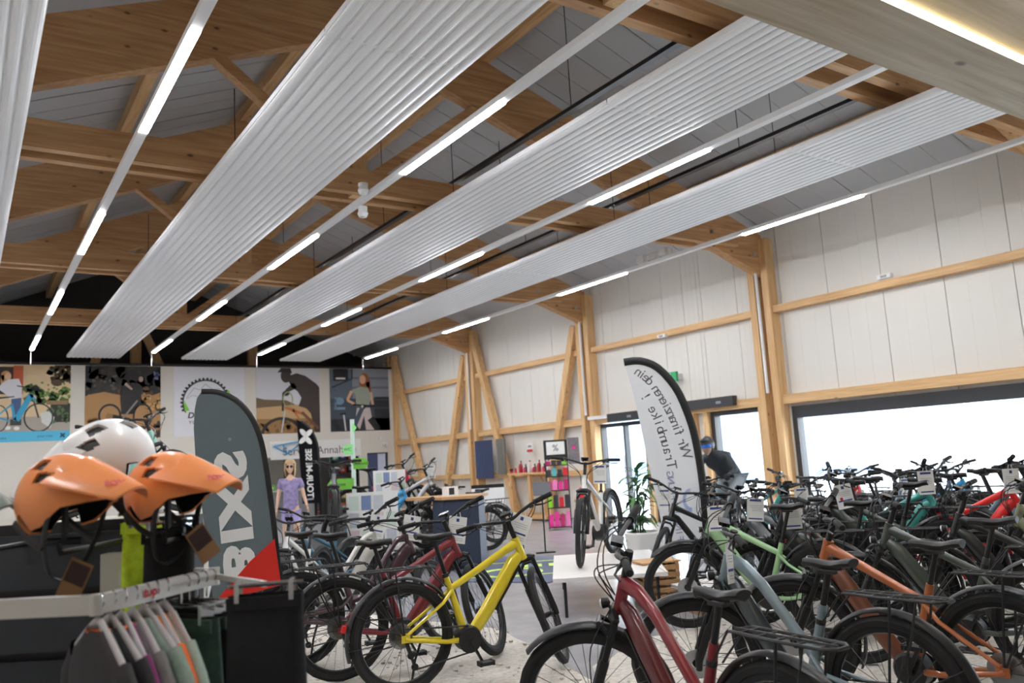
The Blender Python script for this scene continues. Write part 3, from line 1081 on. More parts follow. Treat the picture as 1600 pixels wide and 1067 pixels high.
# ================================================================== STONE-GRAVEL BEDS UNDER THE BIKES
M_BED = mat('crushed_stone', (196, 190, 181), .95, noise=.22, nscale=26, bump=.6)
M_STONE = mat('stone_chip', (196, 189, 178), .95, noise=.2, nscale=18)
from mathutils import noise as mnoise
def bed(name, poly, label, seed):
    rnd = random.Random(seed)
    edge = []
    for i in range(len(poly)):
        a, b = Vector(poly[i] + (0,)), Vector(poly[(i + 1) % len(poly)] + (0,))
        k = max(2, int((b - a).length / .16))
        for q in range(k):
            p = a.lerp(b, q / k)
            edge.append((p.x + rnd.uniform(-.04, .04), p.y + rnd.uniform(-.04, .04)))
    b = MB()
    n = len(edge)
    cx = sum(p[0] for p in edge) / n
    cy = sum(p[1] for p in edge) / n
    rings = [(1.0, .0), (.985, .03), (.96, .038), (.80, .04), (.55, .04), (.3, .04), (.1, .04)]
    vs = []
    for s, z in rings:
        for x, y in edge:
            px, py = cx + (x - cx) * s, cy + (y - cy) * s
            vs.append((px, py, z + (0 if z == 0 else .012 * mnoise.noise(Vector((px * 6, py * 6, seed))) - .004)))
    fs = []
    for r in range(len(rings) - 1):
        for i in range(n):
            j = (i + 1) % n
            fs.append((r * n + i, r * n + j, (r + 1) * n + j, (r + 1) * n + i))
    fs.append(tuple((len(rings) - 1) * n + i for i in range(n)))
    b.add(vs, fs)
    o = tag(b.obj(name, M_BED), label, 'stone bed')
    # loose chips lying on the bed: uncountable, one joined part
    c = MB()
    for k in range(500):
        i = rnd.randrange(n)
        s = math.sqrt(rnd.uniform(.02, .97))
        x, y = cx + (edge[i][0] - cx) * s, cy + (edge[i][1] - cy) * s
        r = rnd.uniform(.005, .014)
        d = [Vector((rnd.uniform(.6, 1) * r, 0, 0)), Vector((rnd.uniform(-.4, .4) * r, rnd.uniform(.6, 1) * r, 0)), Vector((0, 0, rnd.uniform(.4, .7) * r))]
        c.hexa((x, y, .038 + d[2].z * .5), *d)
    s = c.obj('stone_chips', M_STONE, o)
    s['kind'] = 'stuff'
    return o
bed('stone_bed', [(1.55, 4.1), (3.55, 4.35), (3.85, 5.3), (4.15, 6.5), (3.6, 8.6), (1.3, 8.4)], 'pale crushed stone bed under the row with the yellow bike', 3)
bed('stone_bed', [(1.8, .9), (9.6, .9), (10.2, 3.0), (10.2, 3.55), (6.55, 3.6), (6.35, 5.45), (4.76, 5.36), (3.97, 4.98), (3.4, 4.45), (2.2, 4.1), (1.85, 2.5)], 'pale crushed stone bed under the row with the red bike at lower right', 5)

# ================================================================== PAINTS
for k, c in dict(yellow=(222, 200, 38), darkred=(120, 32, 44), plum=(74, 52, 60), white=(222, 220, 214), red=(132, 22, 34), reddark=(96, 12, 24), slate=(40, 50, 56), brown=(112, 62, 40), greyblue=(124, 142, 150), orange=(176, 98, 50), darkgreen=(58, 66, 60), green=(150, 190, 140),
                 black=(24, 25, 28), teal=(70, 160, 150), bright=(226, 40, 40), grey=(120, 124, 128), olive=(140, 140, 112), pink=(226, 36, 84), blue=(66, 160, 214), mint=(160, 214, 196), navy=(40, 58, 92), silver=(190, 192, 196), lime=(150, 200, 70), steel=(90, 110, 126), sand=(190, 178, 150), petrol=(40, 96, 120)).items():
    paint(k, c)

# --- row with the yellow bike (front wheels turned)
Z = .04
bike('yellow e-bike with black fork, nearest of the left row on pale stones', (2.985, 5.19, Z), -7, 'diamond', 'yellow', steer=58, ff=False, lights=False)
bike('dark red e-bike with carbon black trim right behind the yellow bike', (2.80, 5.83, Z), -9, 'diamond', 'darkred', steer=50, ff=False, lights=False, seat=-.06)
bike('plum brown low-step e-bike third in the row behind the yellow bike', (2.71, 6.45, Z), -10, 'low', 'plum', steer=48, ff=False, lights=False, seat=-.02)
bike('white swan-neck low-step e-bike fourth in the row behind the yellow bike', (2.68, 7.05, Z), -12, 'low', 'white', steer=48, seat=-.03)
# --- front right row
bike('dark red trekking e-bike with black fenders, leftmost of the front right row', (2.533, 2.547, Z), 86, 'mixte', 'red', steer=50, seat=-.08, col2='reddark')
bike('grey-blue trekking e-bike with rear rack beside the red e-bike', (3.44, 2.70, Z), 90, 'mixte', 'greyblue', steer=46, seat=-.08, col2='slate')
bike('copper orange trekking e-bike in the front right row', (4.22, 2.62, Z), 94, 'diamond', 'orange', steer=34, seat=-.07, col2='brown')
bike('dark green trekking e-bike right of the copper orange one', (5.25, 2.85, Z), 101, 'diamond', 'darkgreen', steer=20, seat=-.05)
bike('black trekking e-bike with wide fenders at the right picture edge', (6.05, 2.80, Z), 102, 'diamond', 'black', steer=10, seat=-.05)
bike('olive grey trekking e-bike cut by the right picture edge', (6.85, 2.75, Z), 104, 'mixte', 'olive', steer=6)
# --- second row
bike('pale green e-bike with headlight behind the grey-blue bike', (5.45, 4.55, Z), 112, 'diamond', 'green', steer=30)
bike('black e-bike carrying a price tag behind the pale green bike', (5.85, 4.15, Z), 108, 'mixte', 'black', steer=40)
bike('slate grey e-bike in the second row behind the copper bike', (6.2, 4.75, Z), 112, 'diamond', 'grey', steer=24)
bike('anthracite e-bike in the second row with a red dotted tag', (6.55, 4.15, .14), 110, 'diamond', 'darkgreen', steer=34)
# --- third row
ROWC = [('black', 'diamond', 'black e-bike at the left end of the third row by the banner'), ('petrol', 'mixte', 'petrol blue e-bike in the third row before the window'), ('silver', 'diamond', 'silver e-bike in the third row before the window'),
        ('black', 'mixte', 'black low-step e-bike in the middle of the third row'), ('steel', 'diamond', 'steel blue e-bike in the third row before the window'), ('white', 'low', 'white low-step e-bike in the third row before the window'), ('navy', 'diamond', 'navy e-bike at the right end of the third row')]
for i, (c, s, lb) in enumerate(ROWC):
    bike(lb, (7.1 + .66 * i, 6.25 + .1 * sin(i * 3), 0), 222 + 16 * sin(i * 2.1), s, c, steer=30 * sin(i * 1.7 + 1))
# --- raised podium with bikes pointing back towards the room
pod = tag(MB().box((6.55, 3.62, 0), (12.2, 5.35, .14)).obj('display_podium', M_PART), 'low pale podium carrying the bright red bike', 'podium')
for k in range(5):
    MB().box((6.55 + .96 * k, 3.612, .0), (6.55 + .96 * k + .93, 3.62, .13)).obj('front_board', M_PART, pod)
bike('teal e-bike on the podium left of the bright red one', (7.02, 4.55, .14), 290, 'diamond', 'teal', steer=30)
bike('black e-bike with wide bars between the teal and the bright red bike', (7.62, 4.75, .14), 285, 'diamond', 'black', steer=-24)
bike('bright red e-bike on the podium before the shop window', (7.25, 3.95, .14), 292, 'diamond', 'bright', steer=30)
bike('steel blue e-bike on the podium right of the bright red one', (8.05, 4.15, .14), 286, 'mixte', 'steel', steer=-20)
bike('sand coloured e-bike on the podium at the right picture edge', (8.75, 4.2, .14), 290, 'diamond', 'sand', steer=16)
bike('petrol e-bike farthest right on the low podium', (9.5, 4.3, .14), 290, 'mixte', 'petrol', steer=-10)
# --- window row
ROWD = [('teal', 'diamond', 'teal e-bike close to the window post'), ('white', 'mixte', 'white e-bike close to the window, second from its post'), ('bright', 'diamond', 'red e-bike in the window row near the crouching rider'), ('black', 'low', 'black swan-neck e-bike in the window row'),
        ('blue', 'diamond', 'light blue e-bike in the window row'), ('silver', 'mixte', 'silver low-step e-bike in the window row'), ('black', 'diamond', 'black e-bike at the right end of the window row')]
for i, (c, s, lb) in enumerate(ROWD[:6]):
    bike(lb, (10.15 + .55 * (i % 2) + .2 * i, 8.5 - .55 * i, .0), 268 + 26 * sin(i * 1.9), s, c, steer=34 * sin(i * 2.3 + 1))
bike('red-orange city bike by the window post behind the green bike', (10.3, 9.75, .0), 275, 'mixte', 'bright', steer=30)
# --- bikes on the low white table
TZ = .385
bike('white mountain e-bike facing the camera on the low white table', (6.06, 7.38, TZ), 213, 'diamond', 'white', steer=14, ff=False, rack=False, lights=False)
bike('black mountain e-bike with turned front wheel in front of the white banner', (7.20, 6.78, 0), 160, 'hard', 'black', steer=56, ff=False, rf=False, rack=False, lights=False)
# --- middle of the hall
bike('fat-tyred grey mountain bike facing the camera on a black plinth', (4.45, 11.25, .55), 246, 'hard', 'grey', steer=6, ff=False, rf=False, rack=False, lights=False, motor=False, name='mountain_bike')
bike('bright pink mountain bike on a raised stand near the partition door', (5.95, 13.0, .52), -24, 'diamond', 'pink', steer=-50, ff=False, rf=False, rack=False, lights=False, motor=False, name='mountain_bike')
bike('light blue mountain bike in front of the dark blue counter', (5.35, 11.9, .25), -20, 'diamond', 'blue', steer=-48, ff=False, rf=False, rack=False, lights=False, motor=False, name='mountain_bike')
bike('silver grey bike behind the light blue mountain bike', (6.0, 12.3, .42), -22, 'hard', 'silver', steer=-46, ff=False, rf=False, rack=False, lights=False, motor=False, name='mountain_bike')
bike('dark city bike with a red front basket by the timber wall', (8.1, 13.6, 0), 170, 'mixte', 'black', steer=10, ff=True, rf=True)
bike('purple city bike half hidden behind the dark blue counter', (7.3, 12.6, 0), 172, 'mixte', 'plum', steer=8)
bike('white and red youth bike below the mannequin', (3.20, 9.05, 0), 225, 'hard', 'white', steer=20, scale=.95, ff=False, rf=False, rack=False, lights=False, motor=False, name='youth_bike')
bike('petrol youth bike with rear fender right of the mannequin', (3.75, 9.75, 0), 205, 'hard', 'petrol', steer=30, scale=.95, ff=False, rack=False, lights=False, motor=False, name='youth_bike')
bike('silver youth bike nearest to the tall grey banner', (2.55, 8.95, 0), 228, 'mixte', 'silver', steer=14, scale=.9, ff=False, rack=False, lights=False, motor=False, name='youth_bike')
bike('mint green mountain bike with yellow fork stays high above the white helmet', (1.40, 10.30, 1.18), -14, 'diamond', 'mint', steer=-40, ff=False, rf=False, rack=False, lights=False, motor=False, name='mountain_bike')
tag(MB().box((.6, 10.0, 0), (2.4, 10.6, 1.18)).obj('tall_plinth', M_PART), 'tall plain plinth under the mint green mountain bike', 'plinth')
pl_ = tag(MB().box((3.75, 10.35, 0), (4.85, 12.1, .55)).obj('black_plinth', M_BLACK), 'black plinth under the fat-tyred grey bike', 'plinth')
MB().box((3.70, 10.30, .53), (4.90, 12.15, .55)).obj('top_plate', M_BLACK, pl_)
for (x, y, z, lb) in ((5.95, 13.0, .52, 'black floor stand under the bright pink bike'), (5.35, 11.9, .25, 'black floor stand under the light blue bike'), (6.0, 12.3, .42, 'black floor stand under the silver grey bike')):
    s = tag(MB().box((x - .75, y - .2, z - .06), (x + .95, y + .2, z)).obj('bike_stand', M_BLACK), lb, 'stand')
    for dx in (-.7, .85):
        for dy in (-.16, .16):
            MB().box((x + dx - .025, y + dy - .025, 0), (x + dx + .025, y + dy + .025, z - .06)).obj('leg', M_BLACK, s)

# --- price tags
PT = [('yellow e-bike with black fork, nearest of the left row on pale stones', -1, 'price tag in a clear sleeve on the yellow bike', 40, .35, 1, .15),
      ('dark red e-bike with carbon black trim right behind the yellow bike', -1, 'long price tag on the dark red bike behind the yellow one', 40, .15, 1, .05),
      ('plum brown low-step e-bike third in the row behind the yellow bike', -1, 'price tag on the plum brown low-step bike', 42, .2, 1, .1),
      ('white swan-neck low-step e-bike fourth in the row behind the yellow bike', -1, 'price tag on the white swan-neck bike', 42, .2, 1, .0),
      ('black e-bike carrying a price tag behind the pale green bike', 1, 'upright white price tag with blue bands right of the pale green bike', 55, 0, 0, .2),
      ('slate grey e-bike in the second row behind the copper bike', 1, 'white price tag on the slate grey bike', 50, .1, 0, .2),
      ('anthracite e-bike in the second row with a red dotted tag', 1, 'slanted price tag with a red dot', 55, -.15, 2, .3),
      ('pale green e-bike with headlight behind the grey-blue bike', 1, 'price tag on the pale green bike', 60, 0, 0, .1),
      ('bright red e-bike on the podium before the shop window', -1, 'brownish backlit price tag on the bright red bike', 62, 0, 1, .2),
      ('black e-bike with wide bars between the teal and the bright red bike', -1, 'backlit price tag left of the bright red bike', 80, .05, 1, .3),
      ('teal e-bike on the podium left of the bright red one', -1, 'small price tag on the teal podium bike', 62, 0, 0, .4),
      ('white mountain e-bike facing the camera on the low white table', 1, 'white price tag on the white table bike', 60, .05, 0, .3),
      ('black mountain e-bike with turned front wheel in front of the white banner', -1, 'white price tag with blue print on the black table bike', 42, .03, 0, .35),
      ('grey-blue trekking e-bike with rear rack beside the red e-bike', 1, 'framed tag low on the grey-blue bike', 120, .1, 1, .1),
      ('dark city bike with a red front basket by the timber wall', 1, 'white price tag with blue print by the timber wall', 55, 0, 0, .2),
      ('silver grey bike behind the light blue mountain bike', 1, 'price tag behind the light blue mountain bike', 55, 0, 0, .4),
      ('petrol blue e-bike in the third row before the window', 1, 'price tag on the petrol blue bike', 50, 0, 0, .4),
      ('steel blue e-bike in the third row before the window', 1, 'price tag on the steel blue third-row bike', 52, 0, 0, .4),
      ('white e-bike close to the window, second from its post', 1, 'price tag on the white window bike', 55, 0, 0, .4)]
for (bk, sd, lb, tu, ti, v, t) in PT:
    price_tag(bk, sd, lb, tu, ti, v, t)

# ================================================================== TABLES, COUNTER, PROPS
FW = Vector((0.5613, 0.8276, 0))      # horizontal direction the shop is looked along
RT = Vector((0.8276, -0.5613, 0))
def V(u, d, z):
    """point in the frame of the sales fixtures (turned with the aisle)"""
    return RT * u + FW * d + Vector((0, 0, z))

M_TOP = mat('white_laminate', (236, 233, 228), .35)
t = thing('low_table', 'low white display table with thin black legs under the white bike', 'table', (0, 0, 0))
tp = [(4.80, 6.62), (5.36, 5.30), (6.75, 5.95), (6.15, 7.55), (6.05, 7.62)]
tp = [(4.80, 6.62), (5.75, 6.02), (6.95, 7.55), (5.95, 8.15)]
MB().prism(tp, (0, 0, .345), (1, 0, 0), (0, 1, 0), .038).obj('table_top', M_TOP, t, fix=True)
for x, y in ((4.95, 6.63), (5.72, 6.14), (6.8, 7.5), (5.97, 8.02)):
    MB().tube([(x, y, 0), (x, y, .345)], .016, 8).obj('leg', M_BLACK, t)
t = thing('low_podium', 'low white display podium with brown edge behind the red e-bike', 'podium', (0, 0, 0))
tp2 = [(5.05, 5.62), (6.3, 5.55), (6.85, 6.9), (6.45, 7.05), (6.02, 6.1), (5.15, 6.3)]
tp2 = [(5.75, 5.62), (6.6, 5.56), (6.75, 6.05), (5.9, 6.15)]
MB().prism(tp2, (0, 0, .20), (1, 0, 0), (0, 1, 0), .038).obj('podium_top', M_TOP, t, fix=True)
tp3 = [(5.79, 5.66), (6.57, 5.60), (6.71, 6.01), (5.93, 6.11)]
MB().prism(tp3, (0, 0, 0), (1, 0, 0), (0, 1, 0), .20).obj('podium_base', mat('podium_brown', (150, 124, 100), .7), t, fix=True)

# slatted wooden stool / crate
t = thing('slatted_crate', 'small slatted wooden crate in front of the white pot', 'crate', (6.15, 6.62, 0), radians(-20))
for s in (-1, 1):
    for k in range(5):
        MB().box((-.2, s * .15 - .008, .02 + .075 * k), (.2, s * .15 + .008, .07 + .075 * k)).obj('slat', WX, t)
        MB().box((s * .2 - .008, -.14, .02 + .075 * k), (s * .2 + .008, .14, .07 + .075 * k)).obj('slat', WY, t)
    for q in (-1, 1):
        MB().box((s * .18 - .02, q * .13 - .02, 0), (s * .18 + .02, q * .13 + .02, .40)).obj('corner_post', WZ, t)
MB().box((-.22, -.17, .395), (.22, .17, .41)).obj('top_board', WX, t)

# dark blue counter
M_NAVY = mat('counter_navy', (44, 54, 76), .5)
ct = thing('sales_counter', 'dark blue sales counter with a wooden top', 'counter', (5.92, 10.75, 0), radians(-34))
MB().prism([(0, 0), (.50, .05), (.56, .80), (-.20, .80), (-.20, .30)], (0, 0, .06), (1, 0, 0), (0, 1, 0), .96).obj('body', M_NAVY, ct, fix=True)
MB().prism([(.02, .04), (.46, .08), (.52, .76), (-.16, .76), (-.16, .32)], (0, 0, 0), (1, 0, 0), (0, 1, 0), .06).obj('plinth', M_BLACK, ct, fix=True)
MB().prism([(-.02, -.05), (.55, .0), (.62, .86), (-.62, .86), (-.62, .42), (-.26, .30)], (0, 0, 1.02), (1, 0, 0), (0, 1, 0), .04).obj('counter_top', OAK, ct, fix=True)
MB().bar((.02, -.008, .54), (.48, .038, .54), .012, .88).obj('front_panel', M_NAVY, ct)
MB().bar((-.01, .005, .54), (-.19, .275, .54), .012, .88).obj('side_panel', M_NAVY, ct)
MB().tube([(-.58, .62, 0), (-.58, .62, 1.02)], .025, 10).obj('leg', M_DMET, ct)
bx = tag(MB().box((6.1, 10.98, 1.06), (6.30, 11.12, 1.2)).obj('card_terminal', M_CARD), 'small white and black display box on the counter top', 'box')
MB().box((6.14, 10.975, 1.08), (6.23, 10.98, 1.18)).obj('screen', M_BLACK, bx)
# white information boards left of the counter
for i, (p, w_, h_, lb) in enumerate((((5.05, 11.35, .40), .75, .80, 'white information board with small prints left of the counter'), ((5.6, 11.9, .9), .5, .6, 'small white information panel with a framed print beside the light blue bike'))):
    o = thing('info_board', lb, 'board', p, radians(-32))
    MB().box((-w_ / 2, -.012, 0), (w_ / 2, .012, h_)).obj('board', M_CARD, o)
    for q in range(4):
        for r_ in range(3):
            x_, z_ = -w_ / 2 + .04 + w_ * q / 4.2, .05 + (h_ - .06) * r_ / 3
            MB().box((x_, -.0135, z_), (x_ + w_ * .19, -.012, z_ + h_ * .26)).obj('leaflet', [mat('print_pale_pink', (226, 206, 210), .6), mat('print_pale_grey', (200, 204, 212), .6), mat('print_pale_green', (206, 222, 210), .6), M_WHITE, mat('print_mid_blue', (120, 140, 180), .6)][(q * 2 + r_) % 5], o)
    MB().box((-.03, -.03, -p[2]), (.03, .03, 0)).obj('stand', M_MET, o)

# info stand with slanted panel, floor rug
o = thing('info_stand', 'slim black floor stand with a slanted panel behind the yellow bike\'s bar', 'stand', (8.05, 11.25, 0), radians(-30))
MB().tube([(0, 0, .02), (0, 0, 1.0)], .014, 8).obj('pole', M_DMET, o)
MB().box((-.16, -.05, 0), (.16, .05, .02)).obj('foot', M_BLACK, o)
MB().hexa((0, 0, 1.04), (.15, 0, 0), (0, .08, .10), (0, -.006, .006)).obj('panel', mat('stand_panel', (96, 98, 104), .4), o)
rg = tag(MB().prism([(5.55, 9.55), (6.15, 8.55), (7.55, 9.55), (7.9, 10.55), (7.0, 12.0), (6.2, 11.2)], (0, 0, .0), (1, 0, 0), (0, 1, 0), .012).obj('printed_rug', mat('rug_slate', (92, 98, 118), .9), fix=True), 'slate blue printed floor mat with neon lettering behind the yellow bike', 'rug')
NEON = mat('rug_neon', (205, 235, 110), .8)
MB().lathe([(.34, .0125), (.34, .014), (.46, .014), (.46, .0125)], (6.35, 9.75, 0), n=32).obj('neon_ring', NEON, rg)
for k in range(5):
    MB().prism([(-.05, -.14), (.05, -.14), (.05, .14), (-.05, .14)], tuple(Vector((6.9, 10.1, .012)) + RT * (.2 * k - .25)), tuple(RT), tuple(FW), .002).obj('neon_mark', NEON, rg)
MB().prism([(-.95, -.03), (.95, -.03), (.95, .03), (-.95, .03)], tuple(Vector((6.45, 9.3, .012))), tuple(RT), tuple(FW), .002).obj('neon_line', NEON, rg)
MB().prism([(-.95, -.03), (.95, -.03), (.95, .03), (-.95, .03)], tuple(Vector((7.1, 10.55, .012))), tuple(RT), tuple(FW), .002).obj('neon_line', NEON, rg)

# glass pole sign with green arrows
gp = thing('direction_sign', 'clear upright sign pole with green arrow boards before the service counter', 'sign', (5.22, 12.4, 0), radians(-30))
MB().box((-.035, -.012, .02), (.035, .012, 2.34)).obj('clear_pole', mat('acrylic', (214, 234, 228), .1), gp)
MB().box((-.2, -.15, 0), (.2, .15, .02)).obj('base', M_MET, gp)
GRN = mat('arrow_green', (116, 190, 66), .5)
GRN2 = mat('arrow_light_green', (150, 236, 150), .5)
def arrow(z, w_, h_, left, m, s):
    pts = [(0, -h_ / 2), (w_ - h_ * .35, -h_ / 2), (w_, 0), (w_ - h_ * .35, h_ / 2), (0, h_ / 2)]
    if left:
        pts = [(-x, y) for x, y in reversed(pts)]
    a = MB().prism(pts, (0, -.016, z), (1, 0, 0), (0, 0, 1), .004).obj('arrow_board', m, gp, fix=True)
    if s:
        lettering(s, h_ * .42, (-w_ / 2 if left else w_ / 2, -.0225, z), (1, 0, 0), (0, 0, 1), M_BLACK, a)
arrow(1.32, .42, .17, True, GRN, 'Kasse')
arrow(1.63, .25, .17, False, GRN, 'Umkleide')
arrow(1.86, .17, .16, True, GRN2, 'WC')
arrow(2.2, .07, .14, False, GRN2, '')
arrow(.93, .22, .16, False, GRN, '')

# ---- service area in the back wall
sg = tag(MB().box((8.25, 26.2, 1.98), (11.32, 26.28, 2.56)).obj('service_sign', M_CARD), 'white sign board reading Service Annahme above the opening', 'sign')
lettering('Service Annahme', .36, (9.88, 26.197, 2.22), (1, 0, 0), (0, 0, 1), mat('sign_grey', (92, 92, 96), .6), sg)
for x0, x1, lb in ((10.0, 10.3, 'black upright column right of the black banner in the service opening'), (8.82, 8.98, 'black column behind the mannequin in the service opening')):
    c = tag(MB().box((x0, 26.5, 0), (x1, 26.75, 2.4)).obj('black_column', M_BLACK), lb, 'column')
    MB().box((x0 - .03, 26.47, 0), (x1 + .03, 26.78, .08)).obj('base', M_BLACK, c)
cn = thing('service_desk', 'grey service desk inside the opening behind the black banner', 'counter', (8.3, 26.9, 0))
MB().box((0, 0, 0), (1.6, .6, .95)).obj('body', mat('desk_grey', (150, 150, 152), .6), cn)
MB().box((-.03, -.03, .95), (1.63, .63, .99)).obj('desk_top', M_WHITE, cn)
sh = thing('workshop_shelf', 'tall workshop shelf with small boxes in the service opening', 'shelf', (10.4, 28.1, 0))
for z in (.05, .5, .95, 1.4, 1.85):
    MB().box((0, 0, z), (1.6, .45, z + .03)).obj('shelf_board', M_MET, sh)
for x in (0, 1.57):
    MB().box((x, 0, 0), (x + .03, .45, 2.0)).obj('upright', M_DMET, sh)
CB = [(200, 60, 50), (70, 180, 160), (235, 200, 70), (90, 110, 170), (235, 235, 232), (40, 40, 44), (150, 215, 205), (220, 120, 50)]
CBN = ['red', 'turquoise', 'yellow', 'blue', 'white', 'black', 'pale mint', 'orange']
LV = ['bottom', 'second', 'third', 'fourth', 'top']
n = 0
for q, z in enumerate((.08, .53, .98, 1.43, 1.88)):
    for k in range(5):
        c = (q * 3 + k * 5) % 8
        h = .14 + .05 * ((k + q) % 4)
        b = tag(MB().box((10.46 + .3 * k, 28.15, z), (10.46 + .3 * k + .22, 28.45, z + h)).obj('storage_box', mat('box_' + CBN[c].replace(' ', '_'), CB[c], .5)), '%s storage box on the %s workshop shelf board, %s place from the left' % (CBN[c], LV[q], ['first', 'second', 'third', 'fourth', 'last'][k]), 'box', 'boxes on the workshop shelf')
        MB().box((10.48 + .3 * k, 28.145, z + h * .3), (10.48 + .3 * k + .12, 28.15, z + h * .7)).obj('box_label', M_CARD, b)
wl = tag(MB().box((8.6, 26.42, 2.14), (11.3, 26.5, 2.2)).obj('workshop_fill_lamp', M_WHITE), 'added fill lamp hidden above the opening to brighten the workshop', 'lamp')  # added lamp, hidden behind the lintel, to lift the dark workshop
MB().box((8.65, 26.43, 2.12), (11.25, 26.49, 2.14)).obj('lamp_tube', mat('workshop_fill_light', (255, 252, 246), emit=22.0), wl)
# turquoise frame hung on the column and small equipment on the service desk
hf = thing('hanging_bike_frame', 'blue bicycle frame hung above the mannequin by the service sign', 'bicycle frame', (8.6, 26.1, 2.45), 0)
b = MB()
for p, q in (((0, 0, 0), (.62, 0, .1)), ((.62, 0, .1), (.55, 0, -.06)), ((0, 0, 0), (.15, 0, -.3)), ((.15, 0, -.3), (.57, 0, .02)), ((0, 0, 0), (-.3, 0, -.04)), ((-.3, 0, -.04), (.15, 0, -.3))):
    b.tube([p, q], .022, 8)
b.obj('frame', PAINT['blue'], hf)
MB().tube([(.2, .0, .03), (.2, .22, .03)], .012, 6).obj('wall_hook', M_BLACK, hf)
for i, (x, c, z) in enumerate(((8.4, 'green', .99), (8.75, 'blue', .99), (9.1, 'black', .99), (9.5, 'red', .99))):
    b = tag(MB().box((x, 27.0, z), (x + .22, 27.2, z + .2 + .06 * (i % 2))).obj('desk_box', mat('deskbox_' + c, {'green': (120, 200, 60), 'blue': (60, 110, 210), 'black': (30, 30, 32), 'red': (190, 50, 50)}[c], .5)), '%s box on the grey service desk' % c, 'box', 'boxes on the service desk')
    MB().box((x + .04, 26.995, z + .05), (x + .16, 27.0, z + .13)).obj('box_label', M_CARD, b)

# ---- timber wall props
sbd = thing('sample_boards', 'dark blue corrugated sample boards hung on the timber post', 'sample board', (12.5, 20.2, 1.06))
for k, (y0, c) in enumerate(((.0, (66, 78, 112)), (-.75, (120, 118, 112)))):
    b = MB()
    nn = 10 if k == 0 else 4
    wd = .95 if k == 0 else .42
    for q in range(nn):
        yy = y0 - .42 + wd * q / nn if k == 0 else y0 + .0 - wd * q / nn
        b.tube([(0, yy, 0 if k == 0 else .1), (0, yy, 1.08)], .034 if k == 0 else .05, 6)
    b.obj('board', mat('sample_%d' % k, c, .45, .2), sbd)
fe = thing('fire_extinguisher', 'red fire extinguisher with yellow label on the leaning brace', 'extinguisher', (12.45, 18.75, .72))
MB().lathe([(0, 0), (.075, 0), (.08, .03), (.08, .42), (.04, .5), (.02, .52), (0, .52)], n=16).obj('cylinder', M_RED, fe, smooth=True)
MB().lathe([(.0815, .12), (.0815, .26)], n=16).obj('label_band', M_CARD, fe)
MB().lathe([(.0815, .34), (.0815, .42)], n=16).obj('yellow_band', mat('ext_yellow', (230, 200, 40), .5), fe)
MB().box((-.05, -.02, .52), (.05, .02, .58)).obj('valve', M_BLACK, fe)
# wooden work shelf with bottles
ws_ = thing('timber_shelf', 'light timber shelf unit against the wall left of the pink display rack', 'shelf', (0, 0, 0))
MB().box((12.15, 16.75, 1.14), (12.72, 18.5, 1.19)).obj('shelf_board', WY, ws_)
for y in (16.78, 17.6, 18.45):
    MB().box((12.2, y - .05, 0), (12.3, y + .05, 1.14)).obj('leg', WZ, ws_)
MB().box((12.05, 16.7, .04), (12.72, 18.7, .12)).obj('bottom_board', WY, ws_)
BC = [(190, 40, 70), (60, 50, 60), (225, 225, 225), (150, 40, 60), (226, 60, 110), (90, 80, 84), (180, 30, 40), (240, 200, 200)]
BCN = ['crimson', 'dark', 'white', 'wine red', 'pink', 'grey', 'red', 'pale rose']
for k in range(16):
    y = 18.4 - .105 * k
    h = .14 + .07 * ((k * 7) % 4) / 1.5
    c = (k * 3) % 8
    bt = tag(MB().lathe([(0, 0), (.035, 0), (.036, h * .7), (.018, h * .85), (.018, h), (0, h)], (12.35 + .12 * (k % 2), y, 1.19), 'z', 10).obj('care_bottle', mat('bottle_' + BCN[c].replace(' ', '_'), BC[c], .3), None, smooth=True), '%s care product bottle, %s from the left on the timber shelf' % (BCN[c], ['first', 'second', 'third', 'fourth', 'fifth', 'sixth', 'seventh', 'eighth', 'ninth', 'tenth', 'eleventh', 'twelfth', 'thirteenth', 'fourteenth', 'fifteenth', 'last'][k]), 'bottle', 'care bottles on the timber shelf')
    MB().lathe([(.02, h), (.02, h + .03), (0, h + .03)], (12.35 + .12 * (k % 2), y, 1.19), 'z', 8).obj('cap', M_BLACK if k % 2 else M_WHITE, bt)
tag(MB().tube([(12.4 + .0, 17.55 + .36 * cos(2 * pi * k / 28), .78 + .36 * sin(2 * pi * k / 28)) for k in range(28)], .018, 6, closed=True, ref=(1, 0, 0)).obj('bare_rim', WZ), 'bare tan bicycle rim hung below the timber shelf', 'rim')
pp = tag(MB().box((12.66, 18.0, 1.72), (12.68, 18.25, 1.95)).obj('wall_notice', M_CARD), 'small red and white notice on the wall above the bottles', 'notice')
MB().box((12.655, 18.0, 1.72), (12.66, 18.25, 1.79)).obj('red_band', M_RED, pp)
MB().box((12.655, 18.04, 1.84), (12.66, 18.2, 1.9)).obj('print', M_GREYP, pp)
bsk = thing('wire_basket', 'white wire basket panel with black rim near the leaning brace', 'basket', (10.2, 16.4, .45), radians(-30))
for k in range(9):
    MB().box((-.36 + .09 * k - .006, -.006, 0), (-.36 + .09 * k + .006, .006, .5)).obj('wire', M_WHITE, bsk)
MB().box((-.38, -.012, .48), (.38, .012, .56)).obj('rim', M_BLACK, bsk)
MB().box((-.38, -.01, 0), (.38, .01, .48)).obj('backing', M_CARD, bsk)
for s in (-.34, .34):
    MB().box((s - .015, -.015, -.45), (s + .015, .015, 0)).obj('foot', M_DMET, bsk)

